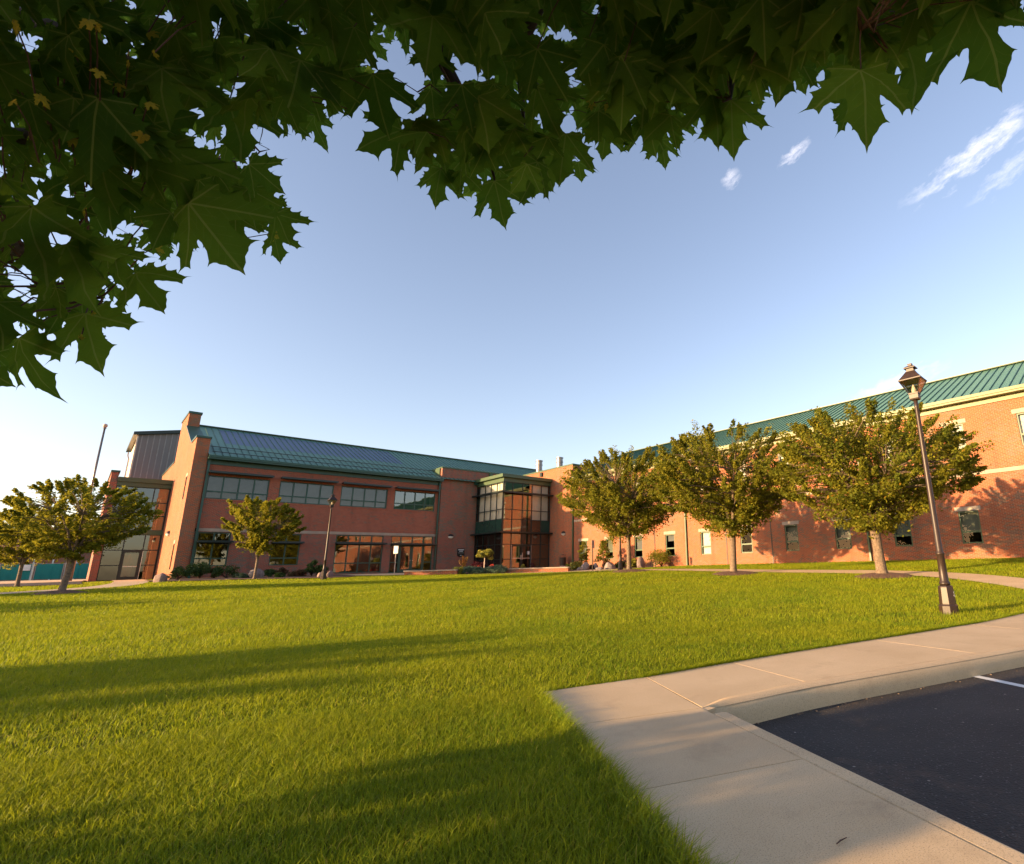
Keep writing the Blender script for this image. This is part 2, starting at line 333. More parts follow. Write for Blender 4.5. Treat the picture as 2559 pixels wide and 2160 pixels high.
class MB:
    def __init__(s): s.v = []; s.f = []
    def add(s, vs, fs):
        n = len(s.v); s.v += [tuple(map(float, p)) for p in vs]; s.f += [tuple(i + n for i in f) for f in fs]; return s
    def box(s, x0, x1, y0, y1, z0, z1):
        if x0 > x1: x0, x1 = x1, x0
        if y0 > y1: y0, y1 = y1, y0
        return s.add([(x0, y0, z0), (x1, y0, z0), (x1, y1, z0), (x0, y1, z0), (x0, y0, z1), (x1, y0, z1), (x1, y1, z1), (x0, y1, z1)],
                     [(0, 3, 2, 1), (4, 5, 6, 7), (0, 1, 5, 4), (1, 2, 6, 5), (2, 3, 7, 6), (3, 0, 4, 7)])
    def quad(s, a, b, c, d): return s.add([a, b, c, d], [(0, 1, 2, 3)])
    def prism_x(s, poly, x0, x1):      # poly in (y, z), counter-clockwise seen from +x
        n = len(poly); vs = [(x0, p[0], p[1]) for p in poly] + [(x1, p[0], p[1]) for p in poly]
        tri = tessellate_polygon([[Vector((p[0], p[1], 0)) for p in poly]])
        fs = [(t[2], t[1], t[0]) for t in tri] + [(t[0] + n, t[1] + n, t[2] + n) for t in tri]
        fs += [(i, (i + 1) % n, (i + 1) % n + n, i + n) for i in range(n)]
        return s.add(vs, fs)
    def bar(s, a, b, w, h, up=(0, 0, 1)):   # rectangular bar from a to b
        a, b, up = Vector(a), Vector(b), Vector(up); d = (b - a).normalized(); r = d.cross(up).normalized(); u = r.cross(d)
        vs = []
        for p in (a, b):
            for sx, sy in ((-1, -1), (1, -1), (1, 1), (-1, 1)): vs.append(p + r * w / 2 * sx + u * h / 2 * sy)
        return s.add(vs, [(0, 1, 2, 3), (7, 6, 5, 4), (0, 4, 5, 1), (1, 5, 6, 2), (2, 6, 7, 3), (3, 7, 4, 0)])
    def tube(s, pts, rad, n=8, caps=True):
        pts = [Vector(p) for p in pts]; rings = []
        base = len(s.v)
        for i, p in enumerate(pts):
            d = (pts[min(i + 1, len(pts) - 1)] - pts[max(i - 1, 0)]).normalized()
            ref = Vector((0, 0, 1)) if abs(d.z) < 0.9 else Vector((1, 0, 0))
            a = d.cross(ref).normalized(); b = d.cross(a)
            r = rad[i] if hasattr(rad, '__len__') else rad
            for k in range(n):
                t = 2 * math.pi * k / n; q = p + a * r * math.cos(t) + b * r * math.sin(t); s.v.append(tuple(q))
        for i in range(len(pts) - 1):
            for k in range(n):
                s.f.append((base + i * n + k, base + i * n + (k + 1) % n, base + (i + 1) * n + (k + 1) % n, base + (i + 1) * n + k))
        if caps:
            s.f.append(tuple(base + k for k in range(n))[::-1]); s.f.append(tuple(base + (len(pts) - 1) * n + k for k in range(n)))
        return s
    def lathe(s, prof, n=16, c=(0, 0), rot=0.0, sq=False):   # prof [(r, z)]
        base = len(s.v)
        for r, z in prof:
            for k in range(n):
                t = 2 * math.pi * (k + 0.5) / n + rot
                s.v.append((c[0] + r * math.cos(t), c[1] + r * math.sin(t), z))
        for i in range(len(prof) - 1):
            for k in range(n):
                s.f.append((base + i * n + k, base + i * n + (k + 1) % n, base + (i + 1) * n + (k + 1) % n, base + (i + 1) * n + k))
        s.f.append(tuple(base + k for k in range(n))[::-1]); s.f.append(tuple(base + (len(prof) - 1) * n + k for k in range(n)))
        return s
    def build(s, name, mat, parent=None, smooth=False, fix=False):
        me = bpy.data.meshes.new(name); o = bpy.data.objects.new(name, me); COL.objects.link(o)
        off = origin_of(parent) if parent is not None else Vector((0, 0, 0))
        me.from_pydata([(v[0] - off.x, v[1] - off.y, v[2] - off.z) for v in s.v], [], s.f)
        if fix:
            bm = bmesh.new(); bm.from_mesh(me); bmesh.ops.remove_doubles(bm, verts=bm.verts, dist=1e-4)
            bmesh.ops.recalc_face_normals(bm, faces=bm.faces); bm.to_mesh(me); bm.free()
        if smooth: me.polygons.foreach_set('use_smooth', [True] * len(me.polygons))
        me.materials.append(MT[mat] if isinstance(mat, str) else mat)
        if parent is not None: o.parent = parent
        return o

def np_mesh(name, V, F, mat, parent=None, rnd=None, uv=None, smooth=False):
    """V (n,3), F (m,k) equal-size faces"""
    me = bpy.data.meshes.new(name); n, (m, k) = len(V), F.shape
    me.vertices.add(n); me.vertices.foreach_set('co', np.ascontiguousarray(V, dtype=np.float32).ravel())
    me.loops.add(m * k); me.loops.foreach_set('vertex_index', np.ascontiguousarray(F, dtype=np.int32).ravel())
    me.polygons.add(m); me.polygons.foreach_set('loop_start', np.arange(0, m * k, k, dtype=np.int32))
    me.update(calc_edges=True)
    if smooth: me.polygons.foreach_set('use_smooth', np.ones(m, dtype=bool))
    if rnd is not None:
        a = me.attributes.new('rnd', 'FLOAT', 'POINT'); a.data.foreach_set('value', np.ascontiguousarray(rnd, dtype=np.float32))
    if uv is not None:
        l = me.uv_layers.new(name='leaf'); l.data.foreach_set('uv', np.ascontiguousarray(uv[F.ravel()], dtype=np.float32).ravel())
    me.materials.append(MT[mat]); o = bpy.data.objects.new(name, me); COL.objects.link(o)
    if parent is not None: o.parent = parent
    return o

def copy_tree(o, parent=None):
    c = o.copy(); COL.objects.link(c)
    if parent is not None: c.parent = parent
    for ch in list(o.children): copy_tree(ch, c)
    return c

def text_mesh(txt, size, name, mat, parent, mtx, ext=0.001):
    cu = bpy.data.curves.new(name, 'FONT'); cu.body = txt; cu.size = size; cu.align_x = 'CENTER'; cu.align_y = 'CENTER'; cu.extrude = ext; cu.resolution_u = 2
    t = bpy.data.objects.new(name + '_src', cu); COL.objects.link(t)
    bpy.context.view_layer.update()
    me = bpy.data.meshes.new_from_object(t.evaluated_get(bpy.context.evaluated_depsgraph_get()))
    COL.objects.unlink(t); bpy.data.objects.remove(t)
    me.transform(mtx); me.materials.clear(); me.materials.append(MT[mat]); me.name = name
    o = bpy.data.objects.new(name, me); COL.objects.link(o); o.parent = parent
    return o

# ---------------------------------------------------------------- terrain
CTRL = np.array([(0, 0, -1), (2, 3, -1), (4, 3.5, -1), (8, 2.3, -1), (11.7, 3.15, -.99), (14, .5, -.98), (0, -8, -1.02), (20, -6, -.95), (-8, 0, -1), (-8, 10, -.93),
                 (3, 8, -.96), (20.6, 7.6, -.55), (20.6, 14.1, -.406), (20.6, 20.7, -.215), (10.4, 35.9, -.235), (0, 32, -.40), (-8, 38, -.36), (-20, 20, -.8),
                 (30.5, -6, -.12), (30.5, 5, -.08), (30.5, 15, -.05), (30.5, 25, -.03), (30.5, 40, -.02), (16, 46, -.02), (6, 46, -.04), (26, 44, -.02),
                 (12, 41, -.11), (2, 57, 0.0), (20, 36, -.19), (25, 30, -.19), (-8, 47, -.22), (0, 46, -.2), (-12, 60, -.1), (0, 80, .12), (-30, 60, -.15),
                 (0, 95, .22), (-25, 95, .2), (40, 95, .1), (45, 50, 0), (45, 0, 0), (2.5, 15, -.86), (10, 22, -.55), (-12, 28, -.6)], float)

def _phi(r2): return np.where(r2 > 1e-9, r2 * np.log(np.maximum(r2, 1e-9)), 0.0)
def _fit():
    P = CTRL[:, :2]; n = len(P)
    K = _phi(((P[:, None] - P[None]) ** 2).sum(2)) + np.eye(n) * 6.0
    A = np.zeros((n + 3, n + 3)); A[:n, :n] = K; A[:n, n] = 1; A[:n, n + 1:] = P; A[n, :n] = 1; A[n + 1:, :n] = P.T
    return np.linalg.solve(A, np.concatenate([CTRL[:, 2], [0, 0, 0]]))
_W = _fit()
def ground(u, v):
    u = np.clip(np.asarray(u, float), -30, 45); v = np.clip(np.asarray(v, float), -8, 95)
    sh = u.shape; q = np.stack([u.ravel(), v.ravel()], 1); out = np.zeros(len(q)); n = len(CTRL)
    for i in range(0, len(q), 60000):
        qq = q[i:i + 60000]; K = _phi(((qq[:, None] - CTRL[None, :, :2]) ** 2).sum(2))
        out[i:i + 60000] = K @ _W[:n] + _W[n] + qq @ _W[n + 1:]
    return np.minimum(out, 0.25).reshape(sh)
def gz(u, v): return float(ground(np.array([u]), np.array([v]))[0])

def inside(poly, u, v):
    r = np.zeros(np.shape(u), bool); n = len(poly)
    for i in range(n):
        x1, y1 = poly[i]; x2, y2 = poly[(i + 1) % n]
        c = ((y1 > v) != (y2 > v)) & (u < (x2 - x1) * (v - y1) / ((y2 - y1) if y2 != y1 else 1e-9) + x1)
        r ^= c
    return r

def smooth_line(pts, n=12):
    P = [np.array(p, float) for p in pts]; P = [2 * P[0] - P[1]] + P + [2 * P[-1] - P[-2]]; out = []
    for i in range(1, len(P) - 2):
        for k in range(n):
            t = k / n; a, b, c, d = P[i - 1:i + 3]
            out.append(0.5 * (2 * b + (c - a) * t + (2 * a - 5 * b + 4 * c - d) * t * t + (3 * b - a - 3 * c + d) * t ** 3))
    out.append(P[-2]); return np.array(out)

# walk along the lawn: lawn edge and kerb edge (top of the kerb)
LAWN_E = smooth_line([(3.89, 3.72), (5.11, 3.50), (6.6, 3.17), (8.16, 2.80), (9.3, 2.56), (10.5, 2.30), (12.6, 2.02), (15.0, 1.55), (17.5, 0.5), (20, -1.2), (23, -4.5)], 6)
KERB_E = smooth_line([(3.335, 2.627), (3.85, 2.50), (4.45, 2.36), (5.30, 2.09), (6.37, 1.74), (7.64, 1.34), (9.2, 0.85), (11, 0.25), (13, -0.7), (15.5, -2.3), (18, -5)], 6)
AX = np.array([0.425, 0.905]); AXR = np.array([0.428, 0.904])
WL = np.array([1.925, 1.985]); WR = np.array([2.83, 1.58])
def wl(k): return WL + AX * k
def wr(k): return WR + AXR * k
def wo(k): return wr(k) + np.array([0.904, -0.428]) * 0.135
LOT = [tuple(wo(-22)), tuple(wo(1.02))] + [tuple(p) for p in KERB_E[1:]] + [(40, -25), (20, -40), (-5, -40)]
WALK = [tuple(wl(-22)), tuple(wl(2.24)), (3.89, 3.72)] + [tuple(p) for p in LAWN_E[1:]] + [tuple(p) for p in KERB_E[::-1]] + [tuple(wr(1.1)), tuple(wr(-22))]

PATH_C = smooth_line([(22.6, 27), (22.6, 20), (22.6, 14), (22.5, 9), (21.4, 5.6), (19.2, 3.1), (16.4, 1.2), (14.0, -0.4)], 8)
def ribbon(line, w):
    t = np.gradient(line, axis=0); t /= np.linalg.norm(t, axis=1)[:, None]; nrm = np.stack([-t[:, 1], t[:, 0]], 1)
    return line + nrm * w / 2, line - nrm * w / 2
PATH_A, PATH_B = ribbon(PATH_C, 1.7)
ENT_C = smooth_line([(3.1, 58.6), (2.9, 50), (2.2, 42), (0.8, 36.5), (-2.5, 33.2), (-8, 31.6), (-30, 30)], 8)
ENT_A, ENT_B = ribbon(ENT_C, 1.7)
PLAZA = [(13.9, 41.2), (16.0, 39.3), (19, 35.6), (21.7, 32.9), (22.2, 29.5), (21.75, 26.9), (23.5, 26.9), (28.2, 27.5), (31.9, 41), (31.9, 47.9), (14.35, 47.85)]
BED_L = [(3.4, 44.0), (4.6, 41.8), (7, 40.6), (9.5, 38.6), (11.2, 37.4), (13.0, 38.6), (13.9, 41.2), (14.33, 47.9), (3.4, 47.9)]
BED_R = [(27.6, 27.6), (31.9, 26.5), (31.9, 40.8), (29.4, 38.5)]
BED_F = [(19.0, 36.0), (21.75, 34.75), (24.7, 31.0), (27.3, 33.0), (25.6, 39.8), (20.8, 40.6)]
ROAD = [(-90, 47.5), (0.6, 46.6), (0.6, 56), (-90, 58)]
APRON = [(-90, 58.05), (0.75, 56.05), (0.75, 62), (2.2, 69), (2.2, 94), (-90, 94)]
NOGRASS = [WALK, LOT, [(2.2, .2), (2.7, 1.3), (3.3, 2.7), (3.6, 2.75), (4.6, 2.5), (4.6, 2.0), (3.4, .2)], list(map(tuple, PATH_A)) + list(map(tuple, PATH_B[::-1])), list(map(tuple, ENT_A)) + list(map(tuple, ENT_B[::-1])),
           PLAZA, BED_L, BED_R, BED_F, ROAD, APRON, [(32, -20), (32, 48), (23, 47.9), (5, 48.0), (4.7, 58.5), (1, 58.5), (1, 110), (70, 110), (70, -20)]]

def axis(lo, hi, steps):
    out = [lo]
    for lim, st in steps:
        while out[-1] < lim - 1e-6: out.append(min(out[-1] + st, lim))
    return np.array(out)
gu = axis(-900, 900, [(-100, 100), (-30, 10), (-4, 1.0), (14, .15), (34, .5), (60, 3), (100, 10), (900, 100)])
gv = axis(-900, 900, [(-100, 100), (-10, 6), (-2, 1.0), (6, .15), (50, .5), (100, 3), (900, 100)])
U, Vv = np.meshgrid(gu, gv, indexing='ij')
Zg = ground(U, Vv) - 0.03
lotm = np.zeros(U.shape, bool)
for du, dv in ((0, 0), (.3, 0), (-.3, 0), (0, .3), (0, -.3)): lotm |= inside(LOT, U + du, Vv + dv)
Zg = np.where(lotm, -1.6, Zg)
nu, nv = U.shape; idx = np.arange(nu * nv).reshape(nu, nv)
F = np.stack([idx[:-1, :-1].ravel(), idx[1:, :-1].ravel(), idx[1:, 1:].ravel(), idx[:-1, 1:].ravel()], 1)
tag(np_mesh('lawn', np.stack([U.ravel(), Vv.ravel(), Zg.ravel()], 1), F, 'turf', smooth=True), kind='structure')

def drape(name, poly, mat, lift=0.0, step=0.8, kind='structure', thick=0.0):
    bm = bmesh.new(); vs = [bm.verts.new((p[0], p[1], 0)) for p in poly]; bm.faces.new(vs)
    bmesh.ops.triangulate(bm, faces=bm.faces)
    lo = np.min(np.array(poly), 0); hi = np.max(np.array(poly), 0)
    for ax_, nrm in ((0, (1, 0, 0)), (1, (0, 1, 0))):
        c = math.ceil(lo[ax_] / step) * step
        while c < hi[ax_]:
            p = [0, 0, 0]; p[ax_] = c
            bmesh.ops.bisect_plane(bm, geom=bm.verts[:] + bm.edges[:] + bm.faces[:], plane_co=p, plane_no=nrm); c += step
    bm.verts.ensure_lookup_table()
    z = ground(np.array([v.co.x for v in bm.verts]), np.array([v.co.y for v in bm.verts]))
    for v, zz in zip(bm.verts, z): v.co.z = zz + lift
    bmesh.ops.recalc_face_normals(bm, faces=bm.faces)
    if sum(f.normal.z for f in bm.faces) < 0: bmesh.ops.reverse_faces(bm, faces=bm.faces)
    if thick:
        r = bmesh.ops.extrude_face_region(bm, geom=bm.faces[:])
        for e in r['geom']:
            if isinstance(e, bmesh.types.BMVert): e.co.z += thick
    me = bpy.data.meshes.new(name); bm.to_mesh(me); bm.free(); me.materials.append(MT[mat])
    o = bpy.data.objects.new(name, me); COL.objects.link(o); tag(o, kind=kind); return o

drape('footpath', list(map(tuple, PATH_A)) + list(map(tuple, PATH_B[::-1])), 'concrete', 0.0, 0.6)
drape('entrance_path', list(map(tuple, ENT_A)) + list(map(tuple, ENT_B[::-1])), 'concrete', 0.0, 0.8)
drape('plaza', PLAZA, 'concrete', 0.004, 1.0)
drape('mulch_bed', BED_L, 'mulch', 0.03, 0.5)
drape('mulch_bed', BED_R, 'mulch', 0.03, 0.5)
drape('mulch_bed', BED_F, 'mulch', 0.04, 0.5)
drape('road', ROAD, 'asphalt', 0.02, 4)
drape('pavement', APRON, 'concrete', 0.03, 4)

# walk slabs with open joints
mb = MB()
def inset(q, d):
    q = [np.array(p, float) for p in q]; n = len(q); ar = sum(q[i][0] * q[(i + 1) % n][1] - q[(i + 1) % n][0] * q[i][1] for i in range(n))
    sg = 1 if ar > 0 else -1; nn = []
    for i in range(n):
        e = q[(i + 1) % n] - q[i]; e /= np.linalg.norm(e); nn.append(np.array([-e[1], e[0]]) * sg)
    return [q[i] + (nn[i - 1] + nn[i]) / max(.3, 1 + nn[i - 1] @ nn[i]) * d for i in range(n)]
def slab(q, z=-1.0, t=0.07):
    pts = inset(q, .0035); b = .001; pin = inset(q, .0045); n = len(pts)
    mb.add([(*p, z - t) for p in pts] + [(*p, z - b) for p in pts] + [(*p, z) for p in pin],
           [tuple(range(2 * n, 3 * n))] + [(i, (i + 1) % n, (i + 1) % n + n, i + n) for i in range(n)] + [(i + n, (i + 1) % n + n, (i + 1) % n + 2 * n, i + 2 * n) for i in range(n)])
ks = [-8.2, -7.0, -5.85, -4.7, -3.55, -2.4, -1.2, 0.0, 1.17]
kr = [k * 0.99 for k in ks]
for i in range(len(ks) - 1): slab([wl(ks[i]), wr(kr[i]), wr(kr[i + 1]), wl(ks[i + 1])])
slab([wl(1.17), wr(1.16), (3.885, 3.715), wl(2.24)])
# slabs of the curved walk, split into runs of the two edges
def dense(line, n=900): return np.array([along(line, t) for t in np.linspace(0, 1, n)])
def along(line, f):
    i = f * (len(line) - 1); k = min(int(i), len(line) - 2); return line[k] + (line[k + 1] - line[k]) * (i - k)
LD, KD = dense(LAWN_E), dense(KERB_E)
KT = np.gradient(KD, axis=0); KT /= np.linalg.norm(KT, axis=1)[:, None]
arc = np.concatenate([[0], np.cumsum(np.linalg.norm(np.diff(KD, axis=0), axis=1))])
js = [0, 1.22] + [1.22 + 2.5 * k for k in range(1, 9) if 1.22 + 2.5 * k < arc[-1]]
ki = [int(np.searchsorted(arc, a)) for a in js]; li = [0] + [int(np.linalg.norm(LD - (KD[k] + np.array([.38, .92]) * 1.15), axis=1).argmin()) for k in ki[1:]]
for a in range(1, len(li)): li[a] = max(li[a], li[a - 1] + 2)
for a in range(len(ki) - 1):
    k = [KD[i] + np.array([-KT[i, 1], KT[i, 0]]) * min(.11, .11 * arc[i] / .3) for i in np.linspace(ki[a], ki[a + 1], 6).astype(int)]; e = [LD[i] for i in np.linspace(li[a], li[a + 1], 6).astype(int)]
    slab(k + e[::-1])
tag(mb.build('sidewalk', 'concrete', fix=True), kind='structure')
mb = MB()
q = [wl(-8.3), wr(-8.3), wr(1.12)] ; mb.add([(*wl(-8.3), -1.02), (*wr(-8.3), -1.02), (*wr(1.1), -1.02), (3.45, 2.6, -1.02), (3.88, 3.71, -1.02), (*wl(2.235), -1.02)], [(0, 1, 2, 3, 4, 5)])
n = 20
le = [along(LAWN_E, t) for t in np.linspace(0, 1, n)]; ke = [along(KERB_E, t) for t in np.linspace(0, 1, n)]
mb.add([(*p, -1.02) for p in le] + [(*p, -1.02) for p in ke], [(i, i + n, i + n + 1, i + 1) for i in range(n - 1)])
tag(mb.build('walk_base', 'joint'), kind='structure')

mb = MB(); mb.box(3.27, 3.40, 2.56, 2.69, -1.03, -1.0035); tag(mb.build('walk_base', 'concrete'), kind='structure')
# rounded kerb along the curved walk, flush kerb strip along the straight walk
mb = MB()
K = KERB_E; t = np.gradient(K, axis=0); t /= np.linalg.norm(t, axis=1)[:, None]; nr = np.stack([t[:, 1], -t[:, 0]], 1)
prof = [(-0.125, -1.02), (-0.125, -0.9988), (-0.075, -1.0), (-0.035, -1.006), (-0.005, -1.020), (0.018, -1.044), (0.034, -1.080), (0.042, -1.14), (0.045, -1.30)]
m = len(prof)
fade = np.clip((np.arange(len(K))) / 1.0, 0, 1)
for i in range(len(K)):
    for (o_, z_) in prof:
        if o_ < 0: o_ *= min(1.0, np.linalg.norm(K[i] - K[0]) / .3) * (1 if i else 0)
        mb.v.append((K[i, 0] + nr[i, 0] * o_, K[i, 1] + nr[i, 1] * o_, z_))
for i in range(len(K) - 1):
    for j in range(m - 1): mb.f.append((i * m + j, i * m + j + 1, (i + 1) * m + j + 1, (i + 1) * m + j))
tag(mb.build('kerb', 'concrete', smooth=True, fix=True), kind='structure')
mb = MB()
for k0 in np.arange(-9.0, 0.9, 2.5):
    k1 = min(k0 + 2.494, 1.17) if k0 < .4 else 1.17
    for (ka, kb) in ((k0, k1),):
        off = np.array([0.904, -0.428]); pa = []
        pr = [(0.006, -1.3), (0.006, -1.008), (0.012, -1.002), (0.10, -1.002), (0.122, -1.010), (0.135, -1.03), (0.137, -1.3)]
        for kk in (ka, kb):
            for o_, z_ in pr: pa.append((*(wr(kk) + off * o_), z_))
        nn = len(pr)
        mb.add(pa, [(j, j + nn, j + nn + 1, j + 1) for j in range(nn - 1)] + [tuple(range(nn)), tuple(range(2 * nn - 1, nn - 1, -1))])
tag(mb.build('kerb', 'concrete', fix=True), kind='structure')

# parking lot and its painted line
mb = MB()
rr = random.Random(5)
lot_in = [(-2, -34), tuple(wr(-30)), tuple(wr(0.9))] + [tuple(p + nn_ * 0.02) for p, nn_ in zip(KERB_E[1:], nr[1:])] + [(40, -25), (20, -40)]
mb.add([(p[0], p[1], -1.17) for p in lot_in], [tuple(range(len(lot_in)))])
tag(mb.build('parking_lot', 'asphalt'), kind='structure')
mb = MB(); a = np.array([6.67, 1.80]); dl = np.array([6.30, 1.15]) - np.array([6.67, 1.80]); dl = dl / np.linalg.norm(dl); pn = np.array([dl[1], -dl[0]])
mb.add([(*(a + pn * .05), -1.166), (*(a - pn * .05), -1.166), (*(a - pn * .05 + dl * 5), -1.166), (*(a + pn * .05 + dl * 5), -1.166)], [(0, 1, 2, 3)])
tag(mb.build('parking_line', 'paint_line', fix=True), kind='structure')
mb = MB(); rr = random.Random(8)
for i in range(35):      # crumbs of dirt and chippings along the foot of the kerb
    f = rr.random() ** 1.3 * .55; p = along(KERB_E, f) ; j = min(int(f * (len(KERB_E) - 1)), len(KERB_E) - 1); q = p + nr[j] * (0.055 + abs(rr.gauss(0, .035)))
    s_ = rr.uniform(.003, .010); mb.box(q[0] - s_, q[0] + s_ * rr.uniform(.5, 1.5), q[1] - s_, q[1] + s_, -1.172, -1.17 + s_ * .6)
tag(mb.build('gutter_grit', 'joint_grit'), kind='stuff')
mb = MB(); mb.tube([(2.09, 1.06, -.994), (2.12, 1.058, -.992), (2.16, 1.052, -.994)], [.002, .003, .0015], 5)
tag(mb.build('twig', 'twig'), 'short brown twig lying on the concrete sidewalk slab', 'twig')
mb = MB(); rr = random.Random(9)

# ---------------------------------------------------------------- grass
rng = np.random.default_rng(4)
def blades(n, az0, az1, r0, r1, hmean, wid, seg, lean=0.5, clump=0.0):
    # uniform over the area of an annular sector seen from where one stands
    az = rng.uniform(math.radians(az0), math.radians(az1), n); r = np.sqrt(rng.uniform(r0 * r0, r1 * r1, n))
    th = math.radians(43.6) - az
    u, v = r * np.cos(th), r * np.sin(th)
    keep = np.ones(n, bool)
    for p in NOGRASS:
        keep &= ~inside(p, u, v)
    u, v, r = u[keep], v[keep], r[keep]; n = len(u)
    z = ground(u, v) - 0.03
    pn = np.sin(u * 2.1 + np.sin(v * 1.3) * 2) * np.sin(v * 1.7 + np.cos(u * .9) * 2)
    h = hmean * (0.55 + 0.9 * rng.random(n) ** 1.4) * (1 + 0.22 * pn)
    tall = rng.random(n) > 0.98; h[tall] *= 1.7
    w = wid * (0.6 + 0.8 * rng.random(n))
    a = rng.uniform(0, 2 * np.pi, n); ln = h * lean * (0.2 + 1.0 * rng.random(n))
    # a slight common lay of the mown turf
    dx, dy = np.cos(a) * ln + 0.06 * h, np.sin(a) * ln - 0.05 * h
    fx, fy = -np.sin(a + rng.normal(0, .6, n)), np.cos(a + rng.normal(0, .6, n))
    P0 = np.stack([u, v, z], 1); side = np.stack([fx, fy, np.zeros(n)], 1) * (w / 2)[:, None]
    def at_(t):
        return P0 + np.stack([dx * t * t, dy * t * t, h * (t - 0.18 * t * t * lean)], 1)
    rnd = np.clip(rng.normal(0.45, .28, n) + 0.18 * pn, 0, 0.97); rnd[rng.random(n) > 0.975] = 1.0
    if seg == 1:
        Vt = np.stack([P0 - side, P0 + side, at_(1.0)], 1); F = np.arange(n * 3).reshape(n, 3); k = 3
        return Vt.reshape(-1, 3), F, np.repeat(rnd, k)
    mid = at_(0.55); Vt = np.stack([P0 - side, P0 + side, mid + side * .8, mid - side * .8, at_(1.0)], 1)
    b = np.arange(n)[:, None] * 5
    F = np.concatenate([b + np.array([0, 1, 2]), b + np.array([0, 2, 3]), b + np.array([3, 2, 4])], 0)
    return Vt.reshape(-1, 3), F, np.repeat(rnd, 5)
parts_g = [blades(190000, -58, 12, 1.7, 5.0, 0.050, 0.0034, 2, .9),
           blades(210000, -57, 30, 5.0, 10.0, 0.053, 0.0052, 2, .85),
           blades(330000, -56, 50, 10.0, 20.0, 0.064, 0.0095, 1, .6),
           blades(320000, -56, 44, 20.0, 34.0, 0.068, 0.017, 1, .6),
           blades(170000, -56, 44, 34.0, 52.0, 0.07, 0.030, 1, .6)]
def edge_blades(line, n, inward, h0):
    f = rng.random(n) * (len(line) - 1); k = np.minimum(f.astype(int), len(line) - 2); t = (f - k)[:, None]
    p = line[k] * (1 - t) + line[k + 1] * t; d = line[k + 1] - line[k]; d /= np.linalg.norm(d, axis=1)[:, None]; nrm = np.stack([-d[:, 1], d[:, 0]], 1) * inward
    clump = .5 + .5 * np.sin(f * 9 + np.sin(f * 23) * 2)
    p = p - nrm * (np.abs(rng.normal(0, .035, n)) - .012 * clump)[:, None]; h = h0 * (.5 + rng.random(n)) * (.7 + .6 * clump); ln = h * (.3 + .9 * rng.random(n))
    dr = nrm + rng.normal(0, .8, (n, 2)); dr /= np.linalg.norm(dr, axis=1)[:, None]
    z = ground(p[:, 0], p[:, 1]) - .03; P0 = np.stack([p[:, 0], p[:, 1], z], 1); sd = np.stack([-dr[:, 1], dr[:, 0], 0 * z], 1) * (.0022 * (.6 + .8 * rng.random(n)))[:, None]
    def q(t): return P0 + np.stack([dr[:, 0] * ln * t * t, dr[:, 1] * ln * t * t, h * (t - .25 * t * t)], 1)
    V = np.stack([P0 - sd, P0 + sd, q(.55) + sd * .8, q(.55) - sd * .8, q(1.0)], 1).reshape(-1, 3); b = np.arange(n)[:, None] * 5
    return V, np.concatenate([b + np.array([0, 1, 2]), b + np.array([0, 2, 3]), b + np.array([3, 2, 4])], 0), np.repeat(np.clip(rng.normal(.4, .2, n), 0, .95), 5)
parts_g.append(edge_blades(np.array([wl(k) for k in np.linspace(-1.2, 2.24, 30)]), 9000, -1, .075))
parts_g.append(edge_blades(np.concatenate([[wl(2.24)], LAWN_E[:40]]), 12000, -1, .07))
Vs, Fs, Rs, off = [], [], [], 0
for v_, f_, r_ in parts_g:
    Vs.append(v_); Fs.append(f_ + off); Rs.append(r_); off += len(v_)
tag(np_mesh('grass', np.concatenate(Vs), np.concatenate(Fs), 'grass', rnd=np.concatenate(Rs)), 'sunlit mown green grass of the wide front lawn', 'grass', kind='stuff')
del Vs, Fs, Rs, parts_g

# ---------------------------------------------------------------- brick building
BASE = Vector((18, 48, 0))
bld = thing('brick_building', 'two-storey L-shaped red brick building with teal metal roofs and glass corner bay', 'building', BASE)

def wall_v(mb, v, u0, u1, z0, z1, holes, depth=0.16, face=-1):
    us = sorted(set([u0, u1] + [h[0] for h in holes] + [h[1] for h in holes])); zs = sorted(set([z0, z1] + [h[2] for h in holes] + [h[3] for h in holes]))
    for a, b in zip(us[:-1], us[1:]):
        for c, d in zip(zs[:-1], zs[1:]):
            if any(a >= h[0] - 1e-6 and b <= h[1] + 1e-6 and c >= h[2] - 1e-6 and d <= h[3] + 1e-6 for h in holes): continue
            mb.quad((a, v, c), (b, v, c), (b, v, d), (a, v, d))
    w = v + depth
    for a, b, c, d in holes:
        mb.quad((a, v, c), (a, v, d), (a, w, d), (a, w, c)); mb.quad((b, v, d), (b, v, c), (b, w, c), (b, w, d))
        mb.quad((b, v, c), (a, v, c), (a, w, c), (b, w, c)); mb.quad((a, v, d), (b, v, d), (b, w, d), (a, w, d))
def wall_u(mb, u, v0, v1, z0, z1, holes, depth=0.16):
    t = MB(); wall_v(t, u, v0, v1, z0, z1, holes, depth)
    mb.add([(p[1], p[0], p[2]) for p in t.v], [f[::-1] for f in t.f])

